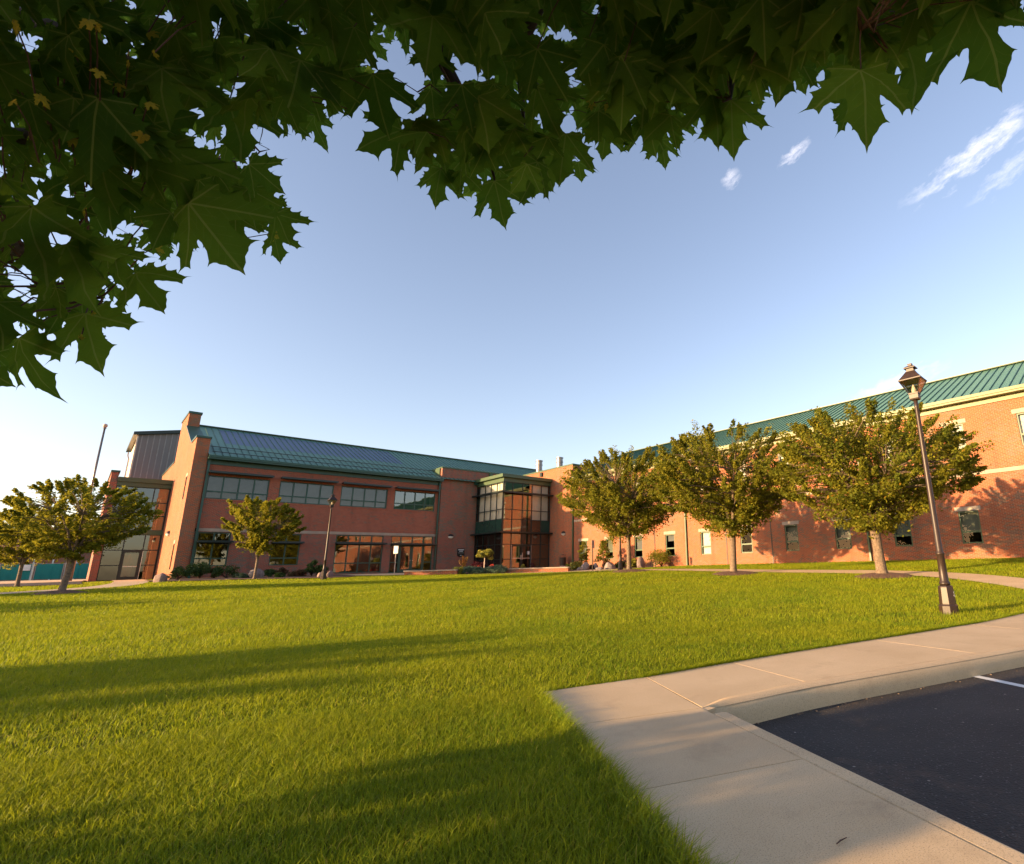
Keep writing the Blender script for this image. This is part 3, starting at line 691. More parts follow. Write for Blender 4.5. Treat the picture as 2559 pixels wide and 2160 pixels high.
UW = [(5.72, 9.44), (10.12, 13.90), (14.46, 18.20), (18.81, 22.52)]
HL = [(a, b, 5.46, 7.12) for a, b in UW] + [(5.70, 7.58, .78, 3.12), (10.10, 12.0, .78, 3.12), (14.47, 18.20, .10, 3.14), (18.85, 22.60, .02, 3.16)]
m1 = MB(); wall_v(m1, 48.1, 5.49, 22.97, 3.38, 8.3, [h for h in HL if h[2] > 4]); m1.build('wall', 'brick_red', bld)
m1 = MB(); wall_v(m1, 48.1, 5.49, 22.97, -.4, 3.16, [(a, b, c, min(d, 3.16)) for a, b, c, d in HL if c < 4])
m1.build('wall', 'brick_mix', bld)
m1 = MB(); m1.box(5.6, 22.9, 48.07, 48.3, 3.16, 3.38); m1.build('string_course', 'stone', bld)
for a, b, c, d in HL:       # soldier course sills, slightly proud
    if c > .5: m1 = MB(); m1.box(a - .02, b + .02, 48.075, 48.2, c - .11, c - .002); m1.build('sill_course', 'brick_red', bld)
# brick stair bay beside the glass corner, with raised parapet
m1 = MB(); wall_v(m1, 47.95, 22.97, 26.75, -.4, 9.58, []); wall_v(m1, 47.95, 26.75, 32.0, 7.9, 9.58, [])
m1.quad((22.97, 47.95, -.4), (22.97, 47.95, 9.58), (22.97, 50.3, 9.58), (22.97, 50.3, -.4))
m1.quad((22.97, 47.95, 9.58), (32, 47.95, 9.58), (32, 48.3, 9.58), (22.97, 48.3, 9.58)); m1.quad((22.97, 48.3, 9.58), (23.3, 48.3, 9.58), (23.3, 50.3, 9.58), (22.97, 50.3, 9.58))
m1.quad((23.3, 48.3, 9.58), (32, 48.3, 9.58), (32, 48.3, 8.0), (23.3, 48.3, 8.0)); m1.quad((23.3, 48.3, 8), (23.3, 50.3, 8), (23.3, 50.3, 9.58), (23.3, 48.3, 9.58))
m1.build('wall', 'brick_mix', bld)
m1 = MB(); m1.box(22.92, 32.0, 47.9, 48.35, 9.582, 9.70); m1.box(22.92, 23.35, 48.351, 50.25, 9.582, 9.70)
m1.prism_x([(48.3, 9.58), (50.4, 9.58), (48.3, 8.70)], 22.86, 22.968)
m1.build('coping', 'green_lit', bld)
m1 = MB(); m1.box(26.3, 26.6, 47.6, 47.948, 8.2, 8.62); m1.build('scupper_box', 'green', bld)
m1 = MB(); m1.box(27.9, 28.25, 47.7, 47.948, 9.25, 9.66); m1.build('scupper_box', 'green_lit', bld)
# gable end: thick parapet wall stepping up to the chimney-like block
GP = [(48.0, -.4), (69, -.4), (69, 9.7), (60.02, 9.7), (60.02, 13.22), (55.75, 13.22), (55.75, 12.05), (50.44, 9.72), (48.0, 9.72)]
m1 = MB(); m1.prism_x(GP, 4.72, 5.489); m1.build('gable_wall', 'brick_sun', bld)  # mottled brick exchanged for the oranger mix to look sunlit
m1 = MB(); m1.box(4.66, 5.55, 47.94, 50.40, 9.724, 9.86); m1.box(4.66, 5.55, 55.69, 60.08, 13.224, 13.40); m1.box(4.66, 5.55, 60.1, 69.1, 9.704, 9.80)
m1.add([(x, y, z) for x in (4.66, 5.55) for y, z in ((50.42, 9.735), (55.74, 12.07), (55.74, 12.17), (50.42, 9.835))], [(0, 1, 2, 3), (7, 6, 5, 4), (0, 4, 5, 1), (1, 5, 6, 2), (2, 6, 7, 3), (3, 7, 4, 0)])
m1.build('coping', 'green', bld)
for z0, z1 in ((5.48, 7.15), (.62, 2.39)):
    f = MB(); f.box(4.70, 4.74, 49.50, 49.96, z0, z1); f = f.build('window', 'dark_green', bld)
    p = MB(); p.box(4.694, 4.699, 49.55, 49.91, z0 + .05, z1 - .05); p.build('pane', 'glass_dark', f)
for zz in (2.392, 7.152): m1 = MB(); m1.box(4.70, 4.73, 49.3, 50.15, zz, zz + .22); m1.build('lintel', 'stone', bld)
# left wing back and inside
m1 = MB(); m1.quad((5.49, 64.4, -.4), (41, 64.4, -.4), (41, 64.4, 8.5), (5.49, 64.4, 8.5)); m1.quad((41, 48, -.4), (41, 64.4, -.4), (41, 64.4, 8.5), (41, 48, 8.5))
m1.build('wall', 'brick_mix', bld)
m1 = MB(); m1.box(5.6, 22.9, 51.5, 51.6, 0, 8.2); m1.box(5.6, 22.9, 48.4, 51.4, 4.0, 4.3); m1.box(5.6, 22.9, 48.4, 51.4, -.1, 0); m1.box(22.99, 23.1, 48.4, 51.4, 0, 8.2); m1.build('inner_wall', 'interior', bld)

# roof of the left wing
RS = 0.45
def zl(v): return 8.50 + RS * (v - 47.55)
m1 = MB()
m1.quad((5.49, 47.55, zl(47.55)), (41, 47.55, zl(47.55)), (41, 56, zl(56)), (5.49, 56, zl(56))); m1.quad((5.49, 56, zl(56)), (41, 56, zl(56)), (41, 64.45, zl(47.55)), (5.49, 64.45, zl(47.55)))
m1.quad((41, 47.55, 8.5), (41, 64.45, 8.5), (41, 56, zl(56)), (41, 56, zl(56)))
l_roof = m1.build('roof', 'roof', bld); m1 = MB()
x = 5.86
while x < 41:
    m1.bar((x, 47.55, zl(47.55) + .025), (x, 55.95, zl(55.95) + .025), .03, .06); x += 0.434
m1.build('standing_seams', 'seam', l_roof)
m1 = MB(); m1.bar((5.5, 56, zl(56) + .06), (41, 56, zl(56) + .06), .34, .07); m1.build('ridge_cap', 'green', l_roof)
m1 = MB(); x = 5.86 + .434 * 2.5; k = 0
while x < 20.8:
    x0, x1 = 5.86 + .434 * (k + 2) + .05, 5.86 + .434 * (k + 3) - .05
    if x1 > 20.8: break
    m1.quad((x0, 51.2, zl(51.2) + .006), (x1, 51.2, zl(51.2) + .006), (x1, 55.4, zl(55.4) + .006), (x0, 55.4, zl(55.4) + .006)); k += 1
m1.build('solar_film', 'film', l_roof)
for yy in (48.05, 49.45):
    m1 = MB(); m1.bar((5.7, yy, zl(yy) + .12), (22.9, yy, zl(yy) + .12), .035, .05)
    x = 5.86
    while x < 22.9:
        m1.bar((x, yy, zl(yy)), (x, yy, zl(yy) + .12), .03, .03, (1, 0, 0)); x += .434
    m1.build('snow_guard', 'dark_green', l_roof)
m1 = MB(); m1.box(5.495, 22.96, 47.50, 48.098, 8.22, 8.33); m1.box(5.495, 22.96, 47.45, 47.60, 8.332, 8.49); m1.build('gutter', 'green', bld)
m1 = MB(); m1.box(5.495, 22.96, 48.03, 48.097, 7.90, 8.215); m1.build('frieze', 'green', bld)

def downspout(u, v, z0, z1, mat, kick=(0, 0)):
    m = MB(); m.box(u - .065, u + .065, v - .055, v + .055, z0 + .15, z1); m.box(u - .08, u + .08, v - .07, v + .07, z1, z1 + .25)
    m.box(u - .07 + kick[0] * .5, u + .07 + kick[0], v - .06 + kick[1], v + .06 + kick[1] * .3, z0, z0 + .148)
    for zz in np.arange(z0 + 1, z1, 2): m.box(u - .085, u + .085, v - .075, v + .075, zz, zz + .05)
    return m.build('downspout', mat, bld)
downspout(5.62, 47.92, 0.0, 8.15, 'green'); downspout(22.80, 47.92, 0.0, 8.15, 'green')

# windows in walls that face -v
def window_v(a, b, c, d, v, xs, zs, blind=None, shade=None, fw=.075, mat='green', glass='glass', blind_z=None):
    fr_ = MB(); y0, y1 = v + .05, v + .14
    fr_.box(a, a + fw, y0, y1, c, d); fr_.box(b - fw, b, y0, y1, c, d); fr_.box(a + fw, b - fw, y0, y1, c, c + fw); fr_.box(a + fw, b - fw, y0, y1, d - fw, d)
    zz = [c + fw] + [z for z in zs] + [d - fw]
    for z in zs: fr_.box(a + fw, b - fw, y0 + .004, y1 - .004, z - fw * .55, z + fw * .55)
    for x_ in xs:
        for z0, z1 in zip([c + fw] + [z + fw * .55 for z in zs], [z - fw * .55 for z in zs] + [d - fw]):
            fr_.box(x_ - fw * .6, x_ + fw * .6, y0 + .002, y1 - .006, z0, z1)
    w = fr_.build('window', mat, bld)
    p = MB(); p.quad((a + .02, v + .10, c + .02), (b - .02, v + .10, c + .02), (b - .02, v + .10, d - .02), (a + .02, v + .10, d - .02)); p.build('pane', glass, w)
    if blind:
        p = MB(); z0 = c + .05 if blind_z is None else blind_z
        n = int((d - z0) / .09)
        for i in range(n):
            za = z0 + (d - z0) * i / n; zb = z0 + (d - z0) * (i + 1) / n
            p.quad((a + .05, v + .24, za), (b - .05, v + .24, za), (b - .05, v + .275, zb), (a + .05, v + .275, zb))
        p.build('blind', blind, w)
    if shade:
        s_ = MB(); z = shade; x0, x1 = a - .05, b + .13
        s_.box(x0, x1, v - .60, v - .56, z - .05, z + .09); s_.box(x0 + .01, x1 - .01, v - .558, v - .002, z + .03, z + .065)
        for q_ in np.linspace(x0 + .03, x1 - .07, 5): s_.box(q_, q_ + .04, v - .555, v - .003, z - .03, z + .028)
        s_.tube([(x0 + .1, v - .50, z - .06), (x1 - .1, v - .50, z - .06)], .035, 8)
        s_.build('sunshade', 'dark_green', bld)
    return w
for i, (a, b) in enumerate(UW):
    step = (b - a) / 4
    window_v(a, b, 5.46, 7.12, 48.1, [a + step, a + 2 * step, a + 3 * step], [5.99], 'grey_blind' if i < 3 else None, 7.30, glass='glass_clear' if i < 3 else 'glass')
for a, b in ((5.70, 7.58), (10.10, 12.0)):
    window_v(a, b, .78, 3.12, 48.1, [(a + b) / 2], [1.32, 2.50], None, 2.44)
window_v(14.47, 18.20, .10, 3.14, 48.1, [15.42, 16.34, 17.26], [.88, 2.54], None, 2.44)
w = window_v(18.85, 22.60, 2.40, 3.16, 48.1, [19.72, 20.72, 21.72], [], None, 2.42)
for a, b in ((18.85, 19.66), (21.80, 22.60)): window_v(a, b, .02, 2.398, 48.1, [], [.9], None, None)
for a, b, h in ((19.665, 20.73, 1), (20.735, 21.795, 0)):
    f = MB(); y0, y1 = 48.16, 48.23
    f.box(a, a + .13, y0, y1, .04, 2.396); f.box(b - .13, b, y0, y1, .04, 2.396); f.box(a + .13, b - .13, y0, y1, .04, .30); f.box(a + .13, b - .13, y0, y1, 2.24, 2.396)
    f = f.build('door', 'green', bld)
    p = MB(); p.quad((a + .1, 48.2, .25), (b - .1, 48.2, .25), (b - .1, 48.2, 2.3), (a + .1, 48.2, 2.3)); p.build('pane', 'glass', f)
    hx = b - .16 if h else a + .05
    p = MB(); p.box(hx, hx + .11, 48.09, 48.12, 1.03, 1.07); p.box(hx + .04, hx + .07, 48.12, 48.16, 1.02, 1.08); p.build('handle', 'chrome', f)

# vestibule at the left end
VV = 58.8
m1 = MB(); m1.box(1.0, 1.42, VV - .25, 66, -.3, 8.30); m1.build('wall', 'brick_mix', bld)
m1 = MB(); m1.box(.94, 1.48, VV - .31, 66.1, 8.304, 8.45); m1.build('coping', 'green', bld)
m1 = MB(); m1.box(1.43, 4.715, VV - .40, VV + 7, 7.60, 7.95); m1.box(1.43, 4.715, VV - .28, VV + 7, 7.25, 7.595); m1.box(1.43, 4.715, VV - .12, VV + .05, 3.48, 3.84); m1.build('fascia', 'green_lit', bld)
fr_ = MB(); cols = [1.45, 2.55, 3.72, 4.66]; rows = [0.0, 1.12, 2.28, 3.48, 3.84, 4.98, 6.06, 7.25]
for x_ in cols: fr_.box(x_ - .035, x_ + .035, VV - .05, VV + .05, 0, 7.25)
for z in rows:
    for x0, x1 in zip(cols[:-1], cols[1:]):
        if z in (0.0, 1.12) and x0 == 2.55: continue
        fr_.box(x0 + .036, x1 - .036, VV - .045, VV + .045, max(0, z - .035), z + .035)
cw = fr_.build('curtain_wall', 'dark_green', bld)
p = MB(); p.quad((1.42, VV, 0), (4.71, VV, 0), (4.71, VV, 7.3), (1.42, VV, 7.3)); p.build('pane', 'glass_smoke', cw)
f = MB(); f.box(2.59, 2.72, VV - .08, VV - .055, .03, 2.24); f.box(3.55, 3.68, VV - .08, VV - .055, .03, 2.24); f.box(2.72, 3.55, VV - .08, VV - .055, .03, .25); f.box(2.72, 3.55, VV - .08, VV - .055, 2.1, 2.24)
f = f.build('door', 'dark_green', bld)
p = MB(); p.box(2.72, 3.55, VV - .12, VV - .09, 1.0, 1.05); p.box(3.74, 3.77, VV - .10, VV - .07, 0.0, 2.2); p.build('handle', 'chrome', f)
m1 = MB(); m1.box(1.45, 4.7, 65.8, 65.9, 0, 7.5)
m1.build('inner_wall', 'interior', bld)
m1 = MB()
for i in range(9):
    a = 2.62 + i * .11; m1.quad((a, VV + .5 + .03 * (i % 2), .2), (a + .11, VV + .5 + .03 * ((i + 1) % 2), .2), (a + .11, VV + .5 + .03 * ((i + 1) % 2), 2.0), (a, VV + .5 + .03 * (i % 2), 2.0))
m1.build('curtain', 'white_blind', bld)

# right wing, facing -u
RW = [(37.45, 38.60), (34.08, 35.02), (30.57, 31.50), (27.14, 28.08), (23.68, 24.62), (20.20, 21.14), (16.75, 17.68), (13.35, 14.30), (9.93, 10.88), (6.56, 7.51)]
RU = RW[1:] + [(3.22, 4.16), (-0.2, .74)]
HR = [(a, b, .73, 2.40) for a, b in RW] + [(a, b, 5.39, 7.06) for a, b in RU]
m1 = MB(); wall_u(m1, 32.0, -9, 39.6, -.5, 4.2, [h for h in HR if h[2] < 3]); wall_u(m1, 32.0, -9, 39.6, 4.4, 8.1, [h for h in HR if h[2] > 3]); wall_u(m1, 32.0, 39.6, 47.95, -.5, 4.2, []); wall_u(m1, 32.0, 39.6, 47.95, 4.2, 8.1, [])
m1.build('wall', 'brick_sun', bld)
m1 = MB(); m1.box(31.97, 32.2, -9, 39.5, 4.2, 4.4); m1.build('string_course', 'stone', bld)
m1 = MB(); m1.box(32.0, 32.4, 39.6, 47.95, 8.102, 9.70); m1.box(32.401, 36, 39.6, 39.95, 8.0, 9.70); m1.build('parapet', 'brick_sun', bld)
m1 = MB(); m1.box(31.94, 32.46, 39.54, 47.94, 9.703, 9.83); m1.box(32.461, 36.0, 39.54, 40.01, 9.703, 9.83); m1.build('coping', 'green_lit', bld)
m1 = MB(); m1.box(31.82, 31.998, 44.4, 44.75, 9.2, 9.6); m1.build('scupper_box', 'dark_green', bld)
m1 = MB(); m1.box(32.4, 46, 39.96, 47.9, 7.9, 8.0); m1.box(32.02, 46, -9, -8.9, -.5, 8.3); m1.box(45.9, 46, -8.9, 47.9, -.5, 7.89); m1.box(32.1, 45.8, 39.7, 39.9, -.3, 7.8); m1.box(34, 34.1, -8.9, 39.6, -.2, 7.8); m1.box(32.2, 33.9, -8.8, 39.5, 4.22, 4.38); m1.build('inner_wall', 'interior', bld)
rr = random.Random(3)
for i, (a, b, c, d) in enumerate(HR):
    low = c < 3; f = MB(); x0, x1 = 32.05, 32.13; w_ = .075; tz = c + (.60 if low else .57)
    f.box(x0, x1, a, a + w_, c, d); f.box(x0, x1, b - w_, b, c, d); f.box(x0, x1, a + w_, b - w_, c, c + w_); f.box(x0, x1, a + w_, b - w_, d - w_, d); f.box(x0 + .003, x1 - .003, a + w_, b - w_, tz - .05, tz + .05)
    f = f.build('window', 'green_lit', bld)
    p = MB(); e_ = .13 if low else .16; p.box(31.985, 32.1, a - e_, b + e_, d + .002, d + .22); p.build('lintel', 'stone', f)
    p = MB(); p.quad((32.09, a + .03, c + .03), (32.09, a + .03, d - .03), (32.09, b - .03, d - .03), (32.09, b - .03, c + .03)); p.build('pane', 'glass_wing', f)
    if low:
        kind = ['olive_blind', 'olive_blind', 'grey_blind', 'grey_blind', 'white_blind', None, 'olive_blind', 'olive_blind', 'olive_blind', 'olive_blind'][i]
        zb = {3: c + 1.15, 2: tz, 4: c + .05}.get(i, tz)
    else: kind, zb = 'white_blind', c + .05
    if kind:
        p = MB(); n = max(4, int((d - zb) / .08))
        for k in range(n):
            za, zc = zb + (d - zb) * k / n, zb + (d - zb) * (k + 1) / n
            p.quad((32.20, b - .05, za), (32.20, a + .05, za), (32.225, a + .05, zc), (32.225, b - .05, zc))
        p.build('blind', kind, f)
# eaves, roof
m1 = MB(); m1.box(31.52, 31.997, -9, 39.53, 8.10, 8.20); m1.box(31.46, 31.60, -9, 39.53, 8.203, 8.36); m1.build('gutter', 'fascia_sunlit', bld)
m1 = MB(); m1.box(31.93, 31.998, -9, 39.59, 7.84, 8.095); m1.build('frieze', 'fascia_sunlit', bld)
def zr(u): return 8.37 + RS * (u - 31.5)
m1 = MB(); m1.quad((31.5, 39.58, zr(31.5)), (31.5, -9.2, zr(31.5)), (38.8, -9.2, zr(38.8)), (38.8, 39.58, zr(38.8)))
m1.quad((38.8, 39.58, zr(38.8)), (38.8, -9.2, zr(38.8)), (46.1, -9.2, zr(31.5)), (46.1, 39.58, zr(31.5)))
m1.add([(32.41, 39.57, 8.0), (45.9, 39.57, 8.3), (38.8, 39.57, zr(38.8) - .01)], [(0, 1, 2)]); m1.add([(31.6, -9.1, 8.3), (46, -9.1, 8.3), (38.8, -9.1, zr(38.8) - .01)], [(0, 2, 1)])
r_roof = m1.build('roof', 'roof', bld); m1 = MB()
x = 39.3
while x > -9.1:
    m1.bar((31.5, x, zr(31.5) + .025), (38.78, x, zr(38.78) + .025), .03, .065); x -= 0.434
m1.build('standing_seams', 'seam', r_roof)
m1 = MB(); m1.bar((38.8, -9.2, zr(38.8) + .06), (38.8, 39.58, zr(38.8) + .06), .36, .07); m1.build('ridge_cap', 'green_lit', r_roof)
downspout(31.92, 39.42, 0.0, 8.0, 'green_lit'); downspout(31.92, 25.90, 0.0, 8.0, 'green_lit'); downspout(31.92, 12.3, 0.0, 8.0, 'green_lit')
for vj in (29.2, 22.3, 18.68):
    m1 = MB(); m1.box(31.975, 31.998, vj - .035, vj + .035, 0, 4.19); m1.build('control_joint', 'black_metal', bld)
for (px_, d_, zt) in ((1347.5, 57, 11.3), (1398.5, 55, 11.25)):
    u_, v_ = at(px_, d_, 1160)
    m1 = MB(); m1.lathe([(.33, 7.98), (.33, zt - .55), (.37, zt - .54), (.37, zt - .42), (.33, zt - .41), (.33, zt - .12), (.38, zt - .11), (.38, zt)], 20, (u_, v_)); m1.build('flue', 'steel', bld, smooth=False)

# glass corner bay
U0, U1, V0, V1 = 26.70, 32.0, 43.15, 47.95
cu = [26.70, 27.68, 28.80, 29.86, 30.94, 31.96]; cv = [43.15, 44.28, 45.34, 46.40, 47.45, 47.90]
rz_ = [0.0, .96, 2.29, 3.38, 4.58, 5.48, 6.80, 7.05, 8.02]
fr_ = MB()
for x_ in cu[1:]: fr_.box(x_ - .03, x_ + .03, V0 - .04, V0 + .05, -.2, 8.02)
for y_ in cv[1:]: fr_.box(U0 - .04, U0 + .05, y_ - .03, y_ + .03, -.2, 8.02)
fr_.box(U0 - .07, U0 + .07, V0 - .07, V0 + .07, -.2, 8.02)
for z in rz_:
    if z == 6.80: continue
    for a, b in zip(cu[:-1], cu[1:]):
        if z in (0.0, .96) and 27.6 < a < 29: continue
        s0 = .071 if a == 26.70 else .031
        fr_.box(a + s0, b - .031, V0 - .035, V0 + .045, z - .03, z + .03)
    for a, b in zip(cv[:-1], cv[1:]):
        s0 = .071 if a == 43.15 else .031
        fr_.box(U0 - .035, U0 + .045, a + s0, b - .031, z - .03, z + .03)
bay = fr_.build('glass_bay', 'dark_green', bld)
p = MB(); p.quad((U0, V0 + .01, -.1), (U1, V0 + .01, -.1), (U1, V0 + .01, 4.58), (U0, V0 + .01, 4.58)); p.quad((U0, V0 + .01, 4.58), (29.86, V0 + .01, 4.58), (29.86, V0 + .01, 8.0), (U0, V0 + .01, 8.0)); p.build('pane', 'glass_dark', bay)
p = MB(); p.quad((29.86, V0 + .01, 4.58), (U1, V0 + .01, 4.58), (U1, V0 + .01, 8.0), (29.86, V0 + .01, 8.0)); p.build('pane', 'glass_clear', bay)
p = MB(); p.quad((U0 + .01, V1, -.1), (U0 + .01, V0, -.1), (U0 + .01, V0, 8.0), (U0 + .01, V1, 8.0)); p.build('pane', 'glass_clear', bay)
p = MB()
for a, b in zip(cv[:-1], cv[1:]): p = MB(); p.box(U0 - .02, U0 + .005, a + .032, b - .032, 3.42, 4.55); p.build('spandrel', 'spandrel', bay)
p = MB(); p.box(cu[4] + .032, cu[5] - .032, V0 - .02, V0 + .005, 3.42, 4.55)
p.build('spandrel', 'spandrel', bay)
p = MB()
def curtain(p, a, b, z0, z1, along_u, c):
    n = 40
    for i in range(n):
        t0, t1 = a + (b - a) * i / n, a + (b - a) * (i + 1) / n; o0, o1 = .035 * math.sin(i * 1.9), .035 * math.sin((i + 1) * 1.9)
        if along_u: p.quad((t0, c + o0, z0), (t1, c + o1, z0), (t1, c + o1, z1), (t0, c + o0, z1))
        else: p.quad((c + o0, t0, z0), (c + o1, t1, z0), (c + o1, t1, z1), (c + o0, t0, z1))
curtain(p, 43.3, 47.9, 4.62, 8.0, False, U0 + .22); curtain(p, 29.9, 31.9, 4.62, 8.0, True, V0 + .22)
p.build('curtain', 'curtain', bay)
p = MB(); p.box(27.3, 31.9, 46.6, 46.7, 0, 8.0); p.box(26.95, 31.9, 43.4, 46.5, 3.5, 3.7); p.box(26.8, 31.9, 43.3, 47.9, -.2, -.02); p.box(26.95, 31.9, 43.3, 47.9, 8.03, 8.2); p.build('inner_wall', 'interior', bay)
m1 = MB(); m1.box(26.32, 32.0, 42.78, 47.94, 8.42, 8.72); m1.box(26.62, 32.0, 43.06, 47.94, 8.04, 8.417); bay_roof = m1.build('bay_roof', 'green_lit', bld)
for z in (7.04, 3.36):
    s_ = MB()
    for o_, w_, h_ in ((.10, .06, .10), (.25, .05, .05), (.38, .05, .05), (.52, .08, .14)):
        s_.box(U0 - o_ - w_ / 2, 32.55, V0 - o_ - w_ / 2, V0 - o_ + w_ / 2, z - h_ / 2, z + h_ / 2) if False else s_.box(U0 - o_ - w_ / 2, 31.98, V0 - o_ - w_ / 2, V0 - o_ + w_ / 2, z - h_ / 2, z + h_ / 2)
        s_.box(U0 - o_ - w_ / 2, U0 - o_ + w_ / 2, V0 - o_ + w_ / 2 + .001, 47.93, z - h_ / 2, z + h_ / 2)
    s_.box(U0 - .56, 31.97, V0 - .565, V0 - .075, z - .012, z + .018); s_.box(U0 - .565, U0 - .075, V0 - .07, 47.92, z - .012, z + .018)
    s_.build('sunshade', 'dark_green', bld)
for a, b, h in ((27.715, 28.79, 1), (28.81, 29.83, 0)):
    f = MB(); y0, y1 = V0 - .075, V0 - .042
    f.box(a, a + .11, y0, y1, .02, 2.25); f.box(b - .11, b, y0, y1, .02, 2.25); f.box(a + .11, b - .11, y0, y1, .02, .22); f.box(a + .11, b - .11, y0, y1, 2.12, 2.25)
    f = f.build('door', 'dark_green', bld)
    hx = b - .09 if h else a + .03
    p = MB(); p.box(a + .12, b - .12, y0 - .04, y0 - .01, 1.02, 1.08); p.box(hx, hx + .05, y0 - .06, y0 - .002, .92, 1.32 if h else 1.55); p.build('handle', 'chrome', f)
    p = MB(); p.box(a - .03 if h else b + .003, a - .003 if h else b + .03, y0 - .02, y0 + .03, .02, 2.25); p.build('door_edge', 'chrome', f)
nt_ = MB(); nt_.box(29.45, 29.67, V0 - .085, V0 - .078, 1.38, 1.68)
tag(nt_.build('paper_notice', 'white'), 'small white paper notice taped to the glass entrance door', 'notice')

# fixtures on the walls
def wall_lamp(name_loc, nrm, label):
    t = thing('wall_lamp', label, 'wall lamp', name_loc, 'lamps fixed to the brick walls'); x, y, z = name_loc
    m = MB(); d = MB()
    a = Vector(nrm); s_ = Vector((-a.y, a.x, 0)); n = 14
    top = []; 
    for j in range(5):
        ph = math.pi / 2 * j / 4
        for i in range(n + 1):
            th = math.pi * i / n; r = .27 * math.cos(ph)
            q = Vector((x, y, z)) + s_ * r * math.cos(th) + a * r * math.sin(th) * .8 + Vector((0, 0, .24 * math.sin(ph))); top.append(tuple(q))
    m.add(top, [(j * (n + 1) + i, j * (n + 1) + i + 1, (j + 1) * (n + 1) + i + 1, (j + 1) * (n + 1) + i) for j in range(4) for i in range(n)])
    bot = [tuple(Vector(q) * 1.0) for q in top]; bot = [(q[0], q[1], z - .01 - (q[2] - z) * .8) for q in top]
    d.add(bot, [(j * (n + 1) + i, (j + 1) * (n + 1) + i, (j + 1) * (n + 1) + i + 1, j * (n + 1) + i + 1) for j in range(4) for i in range(n)])
    m.build('hood', 'black_metal', t, smooth=True); d.build('diffuser', 'frost', t, smooth=True)
wall_lamp((24.2, 47.945, 3.2), (0, -1, 0), 'dark half-dome wall lamp on the shaded brick beside the black sign')
wall_lamp((31.99, 40.9, 3.25), (-1, 0, 0), 'round wall lamp on sunlit brick right of the glass bay')
wall_lamp((4.71, 53.9, 3.3), (-1, 0, 0), 'wall lamp on the sunlit gable end by the glass vestibule')
t = thing('wall_sign', 'small black plaque with pale lines of writing on the shaded brick wall', 'sign', (25.3, 47.95, 1.72))
m = MB(); m.box(24.93, 25.66, 47.90, 47.945, 1.42, 2.10); m.add([(24.93, 47.90, 1.42), (25.66, 47.90, 1.42), (25.55, 47.90, 1.345), (25.3, 47.90, 1.32), (25.05, 47.90, 1.345)], [(0, 1, 2, 3, 4)][::1]); m.build('panel', 'sign_black', t)
m = MB(); m.box(25.00, 25.60, 47.894, 47.899, 1.95, 2.02); m.box(25.12, 25.48, 47.894, 47.899, 1.82, 1.89); m.box(25.03, 25.27, 47.894, 47.899, 1.685, 1.705); m.box(25.31, 25.56, 47.894, 47.899, 1.685, 1.705); m.box(25.24, 25.36, 47.894, 47.899, 1.43, 1.49); m.build('lettering', 'white', t)

# ---------------------------------------------------------------- buildings and fence behind
t = thing('metal_hall', 'tall grey metal-clad hall rising behind the brick gable end', 'building', (8, 74, 0))
m = MB(); top = lambda u: 13.7 + .21 * (u - 2.5)
m.add([(2.5, 70, -.3), (7.5, 70, -.3), (7.5, 70, top(7.5)), (2.5, 70, top(2.5))], [(0, 1, 2, 3)])
fc = m.build('front_cladding', 'metal_siding', t); m = MB()
x = 2.75
while x < 7.4:
    m.box(x - .04, x + .04, 69.93, 69.999, -.3, top(x) - .02); x += .44
m.build('cladding_ribs', 'siding_rib', fc)
m = MB(); m.add([(2.5, 70, -.3), (2.5, 80, -.3), (2.5, 80, 13.7), (2.5, 70, 13.7)], [(3, 2, 1, 0)]); m.box(2.38, 2.497, 69.9, 70.2, -.3, 13.6); m.build('side_wall', 'cream', t)
m = MB(); m.add([(2.1, 69.7, 13.62), (7.6, 69.7, top(7.6)), (7.6, 80.2, top(7.6)), (2.1, 80.2, 13.62), (2.1, 69.7, 13.95), (7.6, 69.7, top(7.6) + .33), (7.6, 80.2, top(7.6) + .33), (2.1, 80.2, 13.95)], [(0, 3, 2, 1), (4, 5, 6, 7), (0, 1, 5, 4), (1, 2, 6, 5), (2, 3, 7, 6), (3, 0, 4, 7)])
m.build('roof', 'dark_green', t)
m = MB(); m.tube([(2.3, 79.7, 13.6), (2.3, 79.6, 13.2), (2.42, 79.5, 12.8), (2.42, 79.5, 0)], .06, 6); m.build('downspout', 'sign_grey', t)

t = thing('brick_house', 'low brick building with sloping roof beyond the teal site fence', 'building', (-5, 112, 0))
m = MB(); m.prism_x([(106, 0), (120, 0), (120, 4.2), (113, 7.0), (106, 4.2)], -14, 1.8); m.build('wall', 'brick_mix', t)
m = MB(); m.add([(-14.4, 105.5, 4.05), (2.2, 105.5, 4.05), (2.2, 113, 7.05), (-14.4, 113, 7.05), (2.2, 120.5, 4.05), (-14.4, 120.5, 4.05)], [(0, 1, 2, 3), (3, 2, 4, 5)]); m.build('roof', 'shingle' if 'shingle' in MT else 'brick_red', t)
for uu in (-3.6, -1.9, .3):
    m = MB(); m.box(uu, uu + .14, 105.9, 105.998, 0, 4.1); m.build('downspout', 'white', t)

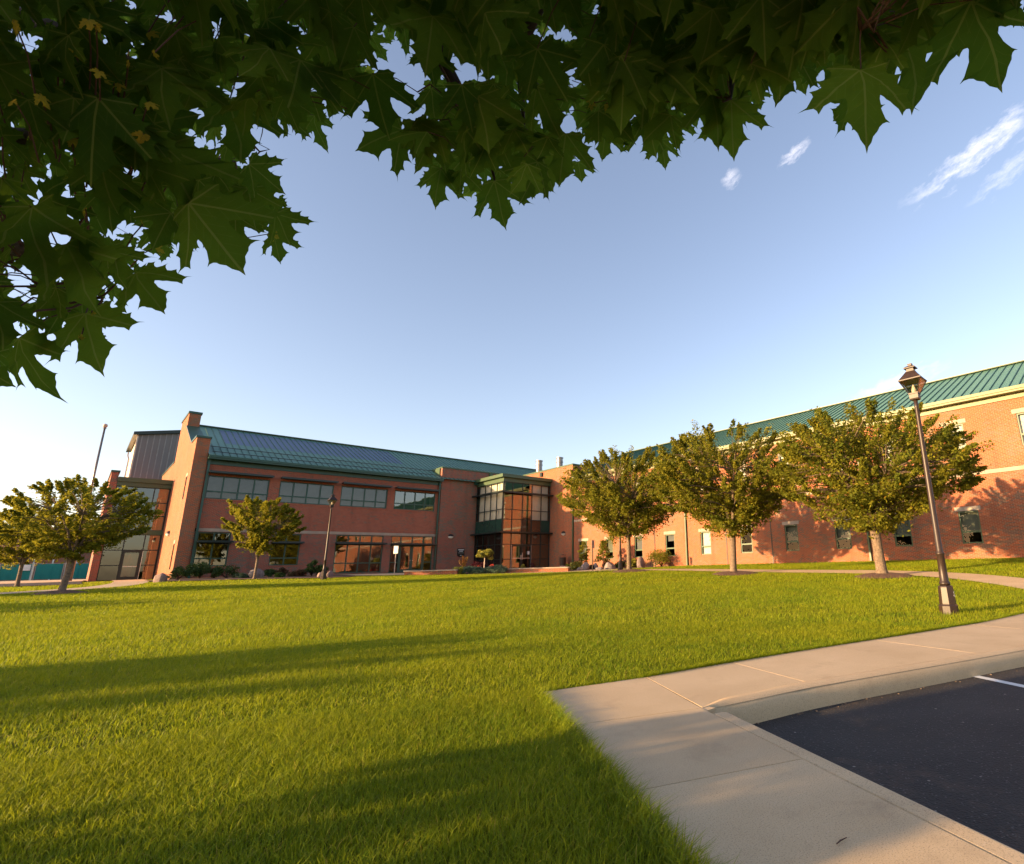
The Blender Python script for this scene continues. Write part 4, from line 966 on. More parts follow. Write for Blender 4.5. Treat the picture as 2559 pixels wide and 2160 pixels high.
t = thing('site_fence', 'teal fabric construction fence across the far road', 'fence', (-3, 95, .2))
xs = [-16, -12.6, -9.2, -5.75, -3.05, -0.55, 1.9]
for a, b in zip(xs[:-1], xs[1:]):
    m = MB(); n = 8
    for i in range(n):
        u0, u1 = a + .18 + (b - a - .36) * i / n, a + .18 + (b - a - .36) * (i + 1) / n; w0, w1 = .05 * math.sin(i * 2.1 + a), .05 * math.sin((i + 1) * 2.1 + a)
        m.quad((u0, 95 + w0, .33), (u1, 95 + w1, .33), (u1, 95 + w1 * .3, 2.08), (u0, 95 + w0 * .3, 2.08))
    m.build('fabric_panel', 'teal', t)
for a in xs:
    m = MB(); m.tube([(a, 95, .2), (a, 95, 2.2)], .05, 6); m.tube([(a - .14, 94.96, .2), (a - .14, 94.96, 2.16)], .03, 6); m.tube([(a + .14, 94.96, .2), (a + .14, 94.96, 2.16)], .03, 6); m.box(a - .35, a + .35, 94.6, 95.4, .14, .22); m.build('post', 'galv', t)
m = MB(); m.bar((-16, 95, 2.12), (1.9, 95, 2.12), .045, .045); m.build('rail', 'galv', t)
m = MB(); m.box(-3.95, -3.30, 94.86, 94.88, 1.35, 2.0)
fs = m.build('fence_sign', 'white'); tag(fs, 'small white notice hanging on the teal site fence', 'sign')
t = thing('flagpole', 'tall bare flagpole with a ball finial behind the left trees', 'flagpole', (*at(178, 62), 0))
m = MB(); u_, v_ = at(178, 62); m.tube([(u_, v_, 0), (u_, v_, 4), (u_, v_, 8), (u_, v_, 12.35)], [.12, .105, .085, .065], 12); m.build('pole', 'pole', t, smooth=True)
m = MB(); m.lathe([(.02, 12.42), (.11, 12.46), (.16, 12.56), (.16, 12.63), (.11, 12.73), (.02, 12.77)], 12, (u_, v_)); m.build('finial', 'sign_tan', t, smooth=True)
m = MB(); m.lathe([(.05, 12.34), (.12, 12.36), (.10, 12.42), (.04, 12.44)], 10, (u_, v_)); m.build('truck_cap', 'pole', t)

# ---------------------------------------------------------------- street lamps
def make_lamp():
    t = thing('street_lamp', 'bronze lantern post with octagonal base numbered RP 015 by the curved walk', 'street lamp', (0, 0, 0), 'lantern posts round the lawn')
    m = MB(); m.lathe([(.165, 0), (.165, .16), (.145, .19), (.145, .205), (.128, .50), (.118, .525), (.08, .54)], 8); m.build('base', 'black_metal', t)
    m = MB(); m.lathe([(.088, .54), (.098, .56), (.098, .585), (.085, .60), (.080, .61), (.066, 1.10), (.082, 1.115), (.082, 1.145), (.066, 1.16), (.062, 1.17), (.040, 4.10), (.046, 4.12), (.040, 4.14), (.040, 4.27)], 20); m.build('pole', 'black_metal', t, smooth=True)
    q = math.sqrt(2)
    m = MB()
    m.lathe([(.075 * q, 4.262), (.085 * q, 4.29), (.085 * q, 4.38), (.095 * q, 4.385), (.095 * q, 4.41)], 4)
    m.lathe([(.215 * q, 4.665), (.222 * q, 4.675), (.222 * q, 4.695), (.212 * q, 4.70), (.085 * q, 4.885), (.085 * q, 4.895), (.070 * q, 4.897), (.070 * q, 4.95), (.11 * q, 4.955), (.11 * q, 4.975), (.065 * q, 5.01), (.036 * q, 5.015), (.036 * q, 5.05), (.044 * q, 5.052), (.044 * q, 5.065)], 4)
    for sx in (-1, 1):
        for sy in (-1, 1): m.bar((sx * .088, sy * .088, 4.41), (sx * .205, sy * .205, 4.667), .014, .014)
    h = m.build('lantern', 'black_metal', t)
    for k in range(4):
        c, s_ = math.cos(k * math.pi / 2), math.sin(k * math.pi / 2); g = MB()
        g.add([(c * x - s_ * y, s_ * x + c * y, z) for x, y, z in ((.09, -.082, 4.412), (.09, .082, 4.412), (.203, .198, 4.664), (.203, -.198, 4.664))], [(0, 1, 2, 3)]); g.build('glass_pane', 'lamp_glass', h)
    m = MB(); m.lathe([(.03, 4.412), (.045, 4.43), (.05, 4.47), (.035, 4.53), (.018, 4.58), (.012, 4.60)], 12); m.build('bulb', 'frost', h, smooth=True)
    return t
lamp = make_lamp()
lx, ly = 11.70, 3.17
plate_mtx = Matrix.Translation((-.02, -.137, .375)) @ Matrix.Rotation(math.radians(90), 4, 'X')
for (px_, d_), lab in (((809, 37.4), 'slim lantern post at the lawn edge before the shaded left wing'), ((1551, 31.0), 'lantern post half hidden behind the tree nearest the glass bay')):
    c = copy_tree(lamp); u_, v_ = at(px_, d_); c.location = (u_, v_, gz(u_, v_) - .05); c['label'] = lab
lamp.location = (lx, ly, gz(lx, ly) - .04)
t1 = text_mesh('RP', .055, 'lettering', 'white', lamp, Matrix.Translation((.0, -.1325, .40)) @ Matrix.Rotation(math.radians(90 - 3.6), 4, 'X'))
t2 = text_mesh('015', .055, 'lettering', 'white', lamp, Matrix.Translation((.0, -.1365, .345)) @ Matrix.Rotation(math.radians(90 - 3.6), 4, 'X'))

# ---------------------------------------------------------------- posts, bin, low walls
def sign_post(px_, d_, mat, label, nrm, post):
    u_, v_ = at(px_, d_); z = gz(u_, v_) - .05
    t = thing('sign_post', label, 'sign', (u_, v_, z)); m = MB(); m.box(u_ - .025, u_ + .025, v_ - .025, v_ + .025, z, z + 2.02); m.build('post', post, t)
    a = Vector(nrm).normalized(); s_ = Vector((-a.y, a.x, 0)); c = Vector((u_, v_, z + 1.82)) + a * .04
    m = MB(); vs = []
    for o_ in (0, .006):
        for sx, sz in ((-1, -1), (1, -1), (1, 1), (-1, 1)): vs.append(c + a * o_ + s_ * .17 * sx + Vector((0, 0, .27 * sz)))
    m.add(vs, [(0, 1, 2, 3), (7, 6, 5, 4), (0, 4, 5, 1), (1, 5, 6, 2), (2, 6, 7, 3), (3, 7, 4, 0)]); m.build('sign_plate', mat, t)
sign_post(985, 43.5, 'white', 'sunlit pale sign on a thin post before the double doors', (-.8, -.6, 0), 'sign_tan')
sign_post(1481, 37.5, 'sign_grey', 'grey-backed sign on a dark post before the sunlit wall', (.3, -1, 0), 'black_metal')
u_, v_ = 31.2, 40.0
t = thing('trash_can', 'black slatted litter bin by the downspout at the sunlit wall', 'bin', (u_, v_, -.02))
m = MB(); m.lathe([(.24, 0), (.26, .05), (.31, .95), (.33, .96), (.33, 1.0), (.29, 1.0)], 20, (u_, v_))
m.build('body', 'black_metal', t)
m = MB(); m.lathe([(.30, 1.20), (.30, 1.23), (.08, 1.28)], 16, (u_, v_))
for a in range(3):
    m.tube([(u_ + .27 * math.cos(a * 2.1), v_ + .27 * math.sin(a * 2.1), .98), (u_ + .27 * math.cos(a * 2.1), v_ + .27 * math.sin(a * 2.1), 1.21)], .012, 5)
m.build('lid', 'black_metal', t)

def low_wall(a, b, top, label):
    a, b = Vector((*a, 0)), Vector((*b, 0)); d = (b - a).normalized(); n = Vector((d.y, -d.x, 0)); c = (a + b) / 2
    zb = gz(c.x, c.y) - .25
    t = thing('low_wall', label, 'wall', (c.x, c.y, zb), 'low brick seat walls of the plaza'); m = MB(); k = MB()
    def blk(mm, e, w0, w1, z0, z1):
        vs = [p + n * w + Vector((0, 0, z)) for z in (z0, z1) for p, w in ((a - d * e, w0), (b + d * e, w0), (b + d * e, w1), (a - d * e, w1))]
        mm.add(vs, [(3, 2, 1, 0), (4, 5, 6, 7), (0, 1, 5, 4), (1, 2, 6, 5), (2, 3, 7, 6), (3, 0, 4, 7)])
    blk(m, 0, 0, -.42, zb, top - .085); blk(k, .05, .05, -.47, top - .083, top)
    m.build('wall_body', 'brick_sun', t, fix=True); k.build('cap_stone', 'stone', t, fix=True)
low_wall((16.25, 38.7), (18.75, 35.95), .15, 'low brick seat wall with stone cap before the double doors')
low_wall((21.8, 34.7), (24.6, 30.9), .13, 'low brick seat wall with stone cap before the glass bay')

# ---------------------------------------------------------------- vegetation
def leaf_cloud(r, centers, rad, n, size, flat=.5, up=.5, long=1.9, spray=None):
    C_ = np.repeat(np.asarray(centers), n, axis=0); R_ = np.repeat(np.asarray(rad), n)
    m = len(C_); g = r.normal(0, 1, (m, 3)); g /= np.linalg.norm(g, axis=1)[:, None]; g *= (r.random(m) ** .45)[:, None]
    P = C_ + g * R_[:, None] * np.array([1, 1, flat])
    if spray is not None:
        t_ = r.uniform(-1, 1, m); g2 = g * (1 - .55 * (t_[:, None] + 1) / 2)
        P = C_ + g2 * R_[:, None] * np.array([.62, .62, .5]) + np.repeat(np.asarray(spray), n, axis=0) * (t_ * R_ * 1.15)[:, None]
    nr_ = r.normal(0, 1, (m, 3)); nr_[:, 2] = np.abs(nr_[:, 2]) + up; nr_ /= np.linalg.norm(nr_, axis=1)[:, None]
    a = r.normal(0, 1, (m, 3)) + g * .8; a -= nr_ * (a * nr_).sum(1)[:, None]; a /= np.linalg.norm(a, axis=1)[:, None] + 1e-9
    b = np.cross(nr_, a); s_ = size * (.6 + .8 * r.random(m))[:, None]
    V = np.stack([P - a * s_ * long * .5, P + b * s_ * .5 + nr_ * s_ * .1, P + a * s_ * long * .5 - nr_ * s_ * .15, P - b * s_ * .5 + nr_ * s_ * .1], 1).reshape(-1, 3)
    F = np.arange(m * 4).reshape(m, 4)
    rn = np.clip(r.normal(.42, .2, m) + np.repeat(r.normal(0, .14, len(centers)), n), 0, .96); rn[r.random(m) > .985] = .98
    return V, F, np.repeat(rn, 4)

def make_tree(name, label, group, loc, H, W, seed, fork=1.5, tr=.13, nclump=70, nleaf=130, lsize=.085, mat='leaf', bark='bark', low=.30, off=(0, 0), vase=.55, stems=7):
    r = np.random.default_rng(seed); t = thing(name, label, 'tree', loc, group)
    cz, rz, rx = H * (1 + low) / 2, H * (1 - low) / 2, W / 2
    cs, rs = [], []
    while len(cs) < nclump:
        g = r.normal(0, 1, 3); g /= np.linalg.norm(g); rad = r.random() ** .33
        z = cz + g[2] * rz * rad * .95
        f = (z - H * low) / (H * (1 - low)); wid = rx * (vase + (1 - vase) * min(1, f * 2.0)) * (1.12 if .35 < f < .85 else 1)
        p = np.array([g[0] * wid * rad + off[0], g[1] * wid * rad + off[1], z]); cs.append(p); rs.append(r.uniform(.34, .74) * W / 6.3)
    # stray sprigs that break the outline
    for k in range(nclump // 2):
        a = r.uniform(0, 2 * np.pi); e = r.uniform(-.45, 1.15); q = np.array([math.cos(a) * math.cos(e) * rx * r.uniform(.98, 1.14) + off[0], math.sin(a) * math.cos(e) * rx * r.uniform(.98, 1.14) + off[1], cz + math.sin(e) * rz * r.uniform(.94, 1.04)])
        cs.append(q); rs.append(r.uniform(.16, .36) * W / 6.3)
    m = MB(); lean = r.normal(0, .05, 2)
    m.tube([(0, 0, -.12), (0, 0, .02), (lean[0] * .3, lean[1] * .3, .25), (lean[0], lean[1], fork * .6), (lean[0] * 1.5, lean[1] * 1.5, fork)], [tr * 1.5, tr * 1.25, tr * 1.02, tr * .92, tr * .95], 12, False)
    top = np.array([lean[0] * 1.5, lean[1] * 1.5, fork]); limbs = []
    for k in range(stems):
        a = 2 * np.pi * (k + r.random() * .5) / stems; o_ = .12 if k == 0 else r.uniform(.35, .75)
        e = np.array([math.cos(a) * rx * o_ + off[0], math.sin(a) * rx * o_ + off[1], H * r.uniform(.72, .90) if o_ < .5 else H * r.uniform(.55, .78)])
        mid = top + (e - top) * .4 + np.array([0, 0, H * .05]); m2 = top + (e - top) * .72 + np.array([r.normal(0, .12), r.normal(0, .12), H * .03])
        st = top - np.array([0, 0, r.uniform(0, .25)])
        m.tube([st, top + (mid - top) * .35, mid, m2, e], [tr * .62, tr * .5, tr * .36, tr * .2, tr * .06], 7, False); limbs.append([st, mid, m2, e])
    m.build('trunk', bark, t, smooth=True) if False else None
    tk = bpy.data.meshes.new('trunk'); tk.from_pydata(m.v, [], m.f); tk.polygons.foreach_set('use_smooth', [True] * len(tk.polygons)); tk.materials.append(MT[bark]); ob = bpy.data.objects.new('trunk', tk); COL.objects.link(ob); ob.parent = t
    b = MB()
    for c_ in cs:
        best = min(((np.linalg.norm(c_ - q), q) for l in limbs for q in (l[1] * .6 + l[0] * .4, l[1], l[1] * .5 + l[2] * .5, l[2])), key=lambda x: x[0] + max(0, x[1][2] - c_[2]) * 2)[1]
        md = best + (c_ - best) * .5 + np.array([0, 0, .12])
        b.tube([best, md, c_], [tr * .17, tr * .11, tr * .04], 4, False)
    bk = bpy.data.meshes.new('branches'); bk.from_pydata(b.v, [], b.f); bk.materials.append(MT[bark]); ob = bpy.data.objects.new('branches', bk); COL.objects.link(ob); ob.parent = t
    sp = np.array(cs) - np.array([off[0] * .5, off[1] * .5, fork * .9]); sp[:, 2] *= .6; sp += r.normal(0, .5, sp.shape); sp /= np.linalg.norm(sp, axis=1)[:, None]
    V, F, rn = leaf_cloud(r, cs, rs, nleaf, lsize, .62, .35, spray=sp)
    # loose leaves filling the crown between the sprays
    ex = np.array(cs)[r.integers(0, nclump, nclump)] * r.uniform(.75, 1.02, (nclump, 1)) ** np.array([1, 1, .3])
    V2, F2, rn2 = leaf_cloud(r, ex, [.85 * W / 6.3] * nclump, nleaf // 8, lsize, .6, .35); F = np.concatenate([F, F2 + len(V)]); V = np.concatenate([V, V2]); rn = np.concatenate([rn, rn2])
    np_mesh('crown', V, F, mat, t, rnd=rn)
    return t

def mulch_ring(u_, v_, rad, seed):
    r = random.Random(seed); m = MB(); n = 26; rings = [(0.0, .12), (.35, .10), (.75, .05), (1.0, -.01)]
    vs = []
    for f_, h_ in rings[1:]:
        for k in range(n):
            a = 2 * math.pi * k / n; rr_ = rad * f_ * (1 + .08 * math.sin(3 * a + seed) + r.uniform(-.04, .04)); x, y = u_ + rr_ * math.cos(a), v_ + rr_ * math.sin(a); vs.append((x, y, gz(x, y) + h_ + r.uniform(-.012, .012)))
    vs.append((u_, v_, gz(u_, v_) + .12)); c = len(vs) - 1
    m.add(vs, [(c, k, (k + 1) % n) for k in range(n)] + [(j * n + k, (j + 1) * n + k, (j + 1) * n + (k + 1) % n, j * n + (k + 1) % n) for j in range(2) for k in range(n)])
    tag(m.build('mulch_ring', 'mulch'), kind='structure')
    cl = MB()
    return

TR = [((20.6, 20.7), 6.35, 6.2, 11, 'full green tree nearest the glass bay, its trunk forking low', 1.75, .125),
      ((20.6, 14.1), 6.6, 6.2, 23, 'middle of the three leafy trees before the sunlit wing', 1.75, .15),
      ((20.6, 7.6), 6.25, 6.3, 37, 'leafy tree beside the tall lantern post, before the sunlit wing', 1.65, .19)]
for (u_, v_), H, W, sd, lab, fk, tr_ in TR:
    make_tree('shade_tree', lab, 'trees in a row along the right path', (u_, v_, gz(u_, v_)), H, W, sd, fk, tr_, nclump=210, nleaf=210, lsize=.062, low=.24, vase=.62)
    mulch_ring(u_, v_, 1.05, sd)
u_, v_ = at(637, 41); make_tree('young_tree', 'young yellow-green tree before the lower windows of the left wing', 'trees near the left wing', (u_, v_, gz(u_, v_)), 5.0, 3.8, 51, 1.25, .075, 85, 170, .085, 'leaf_gold', 'bark', .27, vase=.4, stems=6)
u_, v_ = at(163, 31); make_tree('shade_tree', 'spreading gold-green tree before the glass vestibule', 'trees near the left wing', (u_, v_, gz(u_, v_)), 4.4, 3.9, 63, 1.15, .105, 110, 150, .066, 'leaf_gold', 'bark', .27, vase=.5); mulch_ring(u_, v_, .8, 4)
u_, v_ = at(50, 47); make_tree('shade_tree', 'round tree at the road edge, farthest left', 'trees near the left wing', (u_, v_, gz(u_, v_)), 4.3, 4.4, 77, 1.25, .09, 90, 140, .085, 'leaf_gold', 'bark', .25, vase=.6)

# trees out on the lawn left of the view, whose long shadows cross the grass
for (s_, tt, H, W, sd) in ((-33, 7.4, 5.4, 4.4, 81), (-32.2, 8.6, 5.4, 2.6, 84), (-34, 21.5, 4.6, 4.2, 82), (-24, 30, 4.2, 4.0, 83)):
    u_, v_ = s_ * .941 + tt * .338, -s_ * .338 + tt * .941
    make_tree('lawn_tree', 'leafy tree on the lawn well to the left of the view', 'lawn trees left of the view', (u_, v_, gz(u_, v_)), H, W, sd, 1.2, .14, 110, 110, .16, 'leaf', 'bark', .06)

def shrub(px_, d_, w_, h_, mat, seed, label, name='shrub', n=14, ls=.06, nleaf=90, cat='shrub', grp='shrubs along the walls', flat=.8, twig=True):
    u_, v_ = at(px_, d_); r = np.random.default_rng(seed); z = gz(u_, v_) + .02
    cs = []
    for i in range(n):
        a = r.uniform(0, 2 * np.pi); q = math.sqrt(r.random()) * w_ * .38; zz = r.uniform(.18, .82) * h_ * (1 - .35 * (q / (w_ * .4)) ** 2); cs.append((math.cos(a) * q, math.sin(a) * q, zz))
    t = thing(name, label, cat, (u_, v_, z), grp)
    V, F, rn = leaf_cloud(r, cs, [max(.12, w_ * .19)] * n, nleaf, ls, flat, .3); V[:, 2] = np.maximum(V[:, 2], .01)
    np_mesh('foliage', V, F, mat, t, rnd=rn)
    if twig:
        m = MB()
        for c_ in cs: m.tube([(0, 0, 0), (c_[0] * .5, c_[1] * .5, c_[2] * .6), c_], [.015, .010, .005], 4, False)
        me = bpy.data.meshes.new('stems'); me.from_pydata(m.v, [], m.f); me.materials.append(MT['twig']); ob = bpy.data.objects.new('stems', me); COL.objects.link(ob); ob.parent = t
    return t
shrub(447, 45.5, 1.3, .9, 'shrub', 1, 'leafy green shrub at the foot of the gable corner beside the pale boulder')
shrub(500, 46.0, 1.5, 1.35, 'shrub', 2, 'largest round green shrub beneath the leftmost lower window', nleaf=130, n=18)
shrub(537, 46.0, .9, .85, 'shrub_red', 3, 'russet shrub between the round green shrub and the low broad one')
shrub(566, 45.5, 1.6, .85, 'shrub', 4, 'low broad green shrub left of the grey boulder')
shrub(606, 43.5, .7, .40, 'juniper', 5, 'small grey-green tuft before the grey boulder by the young tree')
shrub(672, 45.0, .9, .55, 'shrub', 6, 'dark low shrub just right of the young tree trunk')
shrub(703, 45.0, .8, .7, 'shrub_red', 7, 'russet bush beneath the second lower window')
shrub(700, 42.5, .6, .35, 'shrub', 8, 'tiny green tuft at the mulch edge beneath the second lower window')
shrub(742, 44.5, 1.2, .5, 'shrub_red', 9, 'low reddish spreading shrub between the second window and the lantern post')
shrub(778, 44.5, .9, 1.35, 'shrub', 10, 'tall thin dark shrub left of the slim lantern post', n=16)
shrub(800, 44.0, .9, .9, 'shrub', 12, 'bushy green shrub behind the slim lantern post')
shrub(1418, 43.5, .5, .5, 'lime', 13, 'small bright plant at the foot of the black litter bin')
shrub(1437, 43.5, 1.2, .75, 'lime', 14, 'bright yellow-green leafy plant right of the litter bin', ls=.09)
shrub(1549, 44.5, 1.0, .6, 'shrub', 15, 'dark green shrub behind the half-hidden lantern post')
shrub(1580, 43.0, 1.0, .7, 'lime', 16, 'light green plant left of the tall pale boulder', ls=.09)
shrub(1655, 42.0, 2.6, 1.7, 'leaf', 17, 'big loose arching shrub right of the tall pale boulder', n=26, nleaf=80)
shrub(1478, 43.5, .7, .45, 'shrub_red', 18, 'low rust-coloured plant between the two white boulders')
shrub(1520, 45.5, 1.0, .6, 'shrub_red', 19, 'low red-leaved plant behind the rounded white boulder')

def sapling(px_, d_, H, W, seed, mat, label, ls=.08, n=24, conifer=False):
    u_, v_ = at(px_, d_); z = gz(u_, v_); r = np.random.default_rng(seed); t = thing('sapling', label, 'sapling', (u_, v_, z)); m = MB()
    m.tube([(0, 0, -.05), (.02, 0, H * .5), (0, .02, H)], [.03, .02, .006], 6, False); cs, rs = [], []
    for i in range(n):
        f = (i + .5) / n; a = i * 2.4; zz = H * (.22 + .78 * f); q = W / 2 * (1 - f * .9) if conifer else W / 2 * math.sin(math.pi * (.15 + .8 * f)); q *= r.uniform(.6, 1.1)
        e = np.array([math.cos(a) * q, math.sin(a) * q, zz + .1]); m.tube([(0, 0, zz - .1), e], [.008, .004], 4, False); cs += [e, e * np.array([.55, .55, 1])]; rs += [.17 * W, .15 * W]
    me = bpy.data.meshes.new('trunk'); me.from_pydata(m.v, [], m.f); me.materials.append(MT['bark']); ob = bpy.data.objects.new('trunk', me); COL.objects.link(ob); ob.parent = t
    V, F, rn = leaf_cloud(r, cs, rs, 26, ls, .55, .3); np_mesh('crown', V, F, mat, t, rnd=rn)
sapling(1459, 44.5, 2.1, 1.1, 31, 'leaf', 'thin upright sapling before the window nearest the downspout', .07, 18)
sapling(1508, 44.0, 2.1, 1.5, 32, 'leaf', 'bushy cone-shaped sapling between the two white boulders', .075, 26, True)

u_, v_ = at(1209, 43.5); z = gz(u_, v_)
t = thing('topiary_tree', 'small lime ball-headed tree in the flower bed before the glass bay', 'tree', (u_, v_, z)); r = np.random.default_rng(8)
m = MB(); m.tube([(0, 0, -.05), (.01, 0, .6), (.03, 0, 1.25)], [.045, .04, .03], 8, False); me = bpy.data.meshes.new('trunk'); me.from_pydata(m.v, [], m.f); me.materials.append(MT['sign_tan']); ob = bpy.data.objects.new('trunk', me); COL.objects.link(ob); ob.parent = t
cs = [(r.normal(0, .26), r.normal(0, .26), 1.42 + r.normal(0, .13)) for i in range(22)]; V, F, rn = leaf_cloud(r, cs, [.22] * 22, 60, .085, .7, .3); np_mesh('crown', V, F, 'lime', t, rnd=rn)

JL = [(1146, 41.0, 1.1, .62, 'golden-green juniper at the end of the left seat wall', 'lime'), (1166, 41.3, 1.2, .62, 'light juniper under the orange canna spikes', 'juniper'), (1189, 41.0, 1.3, .5, 'blue-grey juniper left of the ball-headed tree', 'juniper'),
      (1217, 40.8, 1.3, .55, 'dark blue juniper below the ball-headed tree', 'juniper'), (1244, 40.5, 1.3, .62, 'tall blue juniper touching the right seat wall', 'juniper')]
for i, (px_, d_, w_, h_, lab, mt) in enumerate(JL): shrub(px_, d_, w_, h_, mt, 40 + i, lab, 'juniper', 16, .05, 110, 'juniper', 'junipers between the two seat walls', .7, False)
for i, (px_, d_, w_, h_, mt, lab) in enumerate(((1187, 43, .7, .75, 'flower', 'clump of bright red flowers left of the ball-headed tree'), (1228, 43, .5, .7, 'flower', 'small red flowers right of the ball-headed tree'), (1196, 44, 1.4, 1.15, 'purple', 'dark maroon bush behind the red flowers'),
                                               (1330, 43.0, .7, .65, 'purple', 'maroon plant behind the right seat wall'), (1306, 43.0, .6, .6, 'lime', 'yellow-green plant behind the right seat wall'), (1347, 42.8, .8, .55, 'shrub_red', 'low russet plant behind the right end of the seat wall'))):
    shrub(px_, d_, w_, h_, mt, 60 + i, lab, 'flower_clump' if mt == 'flower' else 'bedding_plant', 9, .055, 60, 'plant', 'planting in the flower bed', .8)
u_, v_ = at(1159, 42.0); z = gz(u_, v_)
t = thing('canna_plant', 'orange canna spikes above the pale junipers', 'plant', (u_, v_, z)); r = np.random.default_rng(2); m = MB(); cs = []
for k in range(7):
    a = r.uniform(0, 6.28); q = r.uniform(.1, .45); h_ = r.uniform(.7, 1.25); m.tube([(0, 0, 0), (math.cos(a) * q, math.sin(a) * q, h_)], [.02, .01], 5, False); cs += [(math.cos(a) * q, math.sin(a) * q, h_), (math.cos(a) * q * .8, math.sin(a) * q * .8, h_ * .8)]
me = bpy.data.meshes.new('stems'); me.from_pydata(m.v, [], m.f); me.materials.append(MT['lime']); ob = bpy.data.objects.new('stems', me); COL.objects.link(ob); ob.parent = t
V, F, rn = leaf_cloud(r, cs, [.11] * len(cs), 16, .08, 1.2, .1); np_mesh('flowers', V, F, 'canna', t, rnd=rn)

def boulder(px_, d_, w_, dp, h_, mat, seed, label, name='boulder'):
    u_, v_ = at(px_, d_); z = gz(u_, v_); r = random.Random(seed); bm = bmesh.new(); bmesh.ops.create_icosphere(bm, subdivisions=3, radius=1.0)
    ph = [(Vector((r.gauss(0, 1), r.gauss(0, 1), r.gauss(0, 1))).normalized(), r.uniform(.62, .92)) for _ in range(11)]
    for v in bm.verts:
        c = v.co.copy()
        for n_, k in ph:
            dd = c.dot(n_)
            if dd > k: c -= n_ * (dd - k) * .85
        c *= 1 + r.uniform(-.012, .012); v.co = Vector((c.x * w_ / 2, c.y * dp / 2, max(c.z, -.45) * h_ * .62 + h_ * .22))
    me = bpy.data.meshes.new(name); bm.to_mesh(me); bm.free(); me.materials.append(MT[mat]); o = bpy.data.objects.new(name, me); COL.objects.link(o); o.location = (u_, v_, z); o.rotation_euler = (0, 0, r.uniform(0, 3))
    return tag(o, label, 'boulder', 'boulders in the planting beds')
boulder(402, 43.0, .72, .6, .62, 'rock_pink', 1, 'pinkish boulder at the lawn corner below the gable wall')
boulder(640, 43.5, 1.35, .8, .72, 'rock', 2, 'long grey boulder behind the young tree trunk')
boulder(802, 41.0, .5, .4, .4, 'rock_pink', 3, 'small pale boulder left of the slim lantern post foot')
boulder(823, 41.0, .55, .5, .5, 'rock_pink', 4, 'pale boulder right of the slim lantern post foot')
boulder(1407, 41.5, .7, .6, .55, 'rock_pink', 5, 'small pale rock behind the right end of the seat wall')
boulder(1463, 42.0, .85, .7, .72, 'rock', 6, 'rounded white boulder left of the dark sign post')
boulder(1489, 43.5, .5, .5, .6, 'rock', 7, 'small white boulder right behind the dark sign post')
boulder(1497, 41.0, .55, .5, .28, 'rock', 8, 'flat low stone at the bed edge beside the dark sign post')
boulder(1524, 41.5, .95, .7, .66, 'rock', 9, 'rounded white boulder left of the half-hidden lantern post')
boulder(1601, 41.0, .8, .6, 1.0, 'rock_pink', 10, 'tall pale upright boulder beside the big loose shrub')
boulder(1448, 41.3, .4, .4, .3, 'rock', 11, 'small stone at the foot of the bright leafy plant')

# ---------------------------------------------------------------- maple overhead
HALF = [(0, 0), (.13, -.09), (.30, -.12), (.43, -.05), (.37, .03), (.40, .10), (.62, .13), (.54, .21), (.53, .27), (.70, .36), (.66, .43), (.86, .63), (.66, .58), (.60, .66), (.45, .52), (.34, .47), (.235, .42), (.225, .56), (.25, .66), (.37, .79), (.255, .79), (.19, .86), (.09, 1.0), (0.0, 1.16)]
def concave(P, amt):       # lobes with hollowed edges and drawn-out tips
    out = []
    for (x0, y0), (x1, y1) in zip(P[:-1], P[1:]):
        out.append((x0, y0)); l = math.hypot(x1 - x0, y1 - y0)
        if l > .07: out.append(((x0 + x1) / 2 - (y1 - y0) * amt, (y0 + y1) / 2 + (x1 - x0) * amt))
    return out + [P[-1]]
HALF = concave(HALF, .11)
OUT = [(x, y) for x, y in HALF] + [(-x, y) for x, y in HALF[-2:0:-1]]
# insert midrib points so the blade can fold and curl
INNER = [(0, .25), (0, .5), (0, .75)]
tri_r = tessellate_polygon([[Vector((x, y, 0)) for x, y in HALF + INNER[::-1]]])
HV = HALF + INNER[::-1]; nh = len(HV)
LV = list(HV); mp = {}
for i, (x, y) in enumerate(HV):
    if abs(x) < 1e-9: mp[i] = i
    else: mp[i] = len(LV); LV.append((-x, y))
LF = [tuple(t_) for t_ in tri_r] + [(mp[t_[2]], mp[t_[1]], mp[t_[0]]) for t_ in tri_r]
LV = np.array(LV); LF = np.array(LF)
rng = np.random.default_rng(12)
def leaves(P, tipd, nrm, size, rnd):
    n = len(P); tipd = tipd / np.linalg.norm(tipd, axis=1)[:, None]; nrm = nrm - tipd * (nrm * tipd).sum(1)[:, None]; nrm /= np.linalg.norm(nrm, axis=1)[:, None]
    side = np.cross(tipd, nrm); x = LV[:, 0][None]; y = LV[:, 1][None]
    fold = rng.uniform(-.12, .50, n)[:, None]; curl = rng.uniform(-.15, .45, n)[:, None]; tw = rng.normal(0, .2, n)[:, None]; wav = rng.uniform(0, .06, n)[:, None]; ph = rng.uniform(0, 6, n)[:, None]
    asym = 1 + rng.normal(0, .05, n)[:, None] * np.sign(x)
    z = -fold * np.abs(x) * .8 - curl * (y - .2) ** 2 + tw * x * y + wav * np.sin(9 * x + 7 * y + ph)
    s_ = size[:, None, None]
    V = P[:, None, :] + s_ * (side[:, None, :] * (x * asym)[..., None] + tipd[:, None, :] * (y * np.ones((n, 1)))[..., None] + nrm[:, None, :] * z[..., None])
    F = LF[None] + (np.arange(n) * len(LV))[:, None, None]
    return V.reshape(-1, 3), F.reshape(-1, 3), np.repeat(rnd, len(LV)), np.tile(LV, (n, 1))
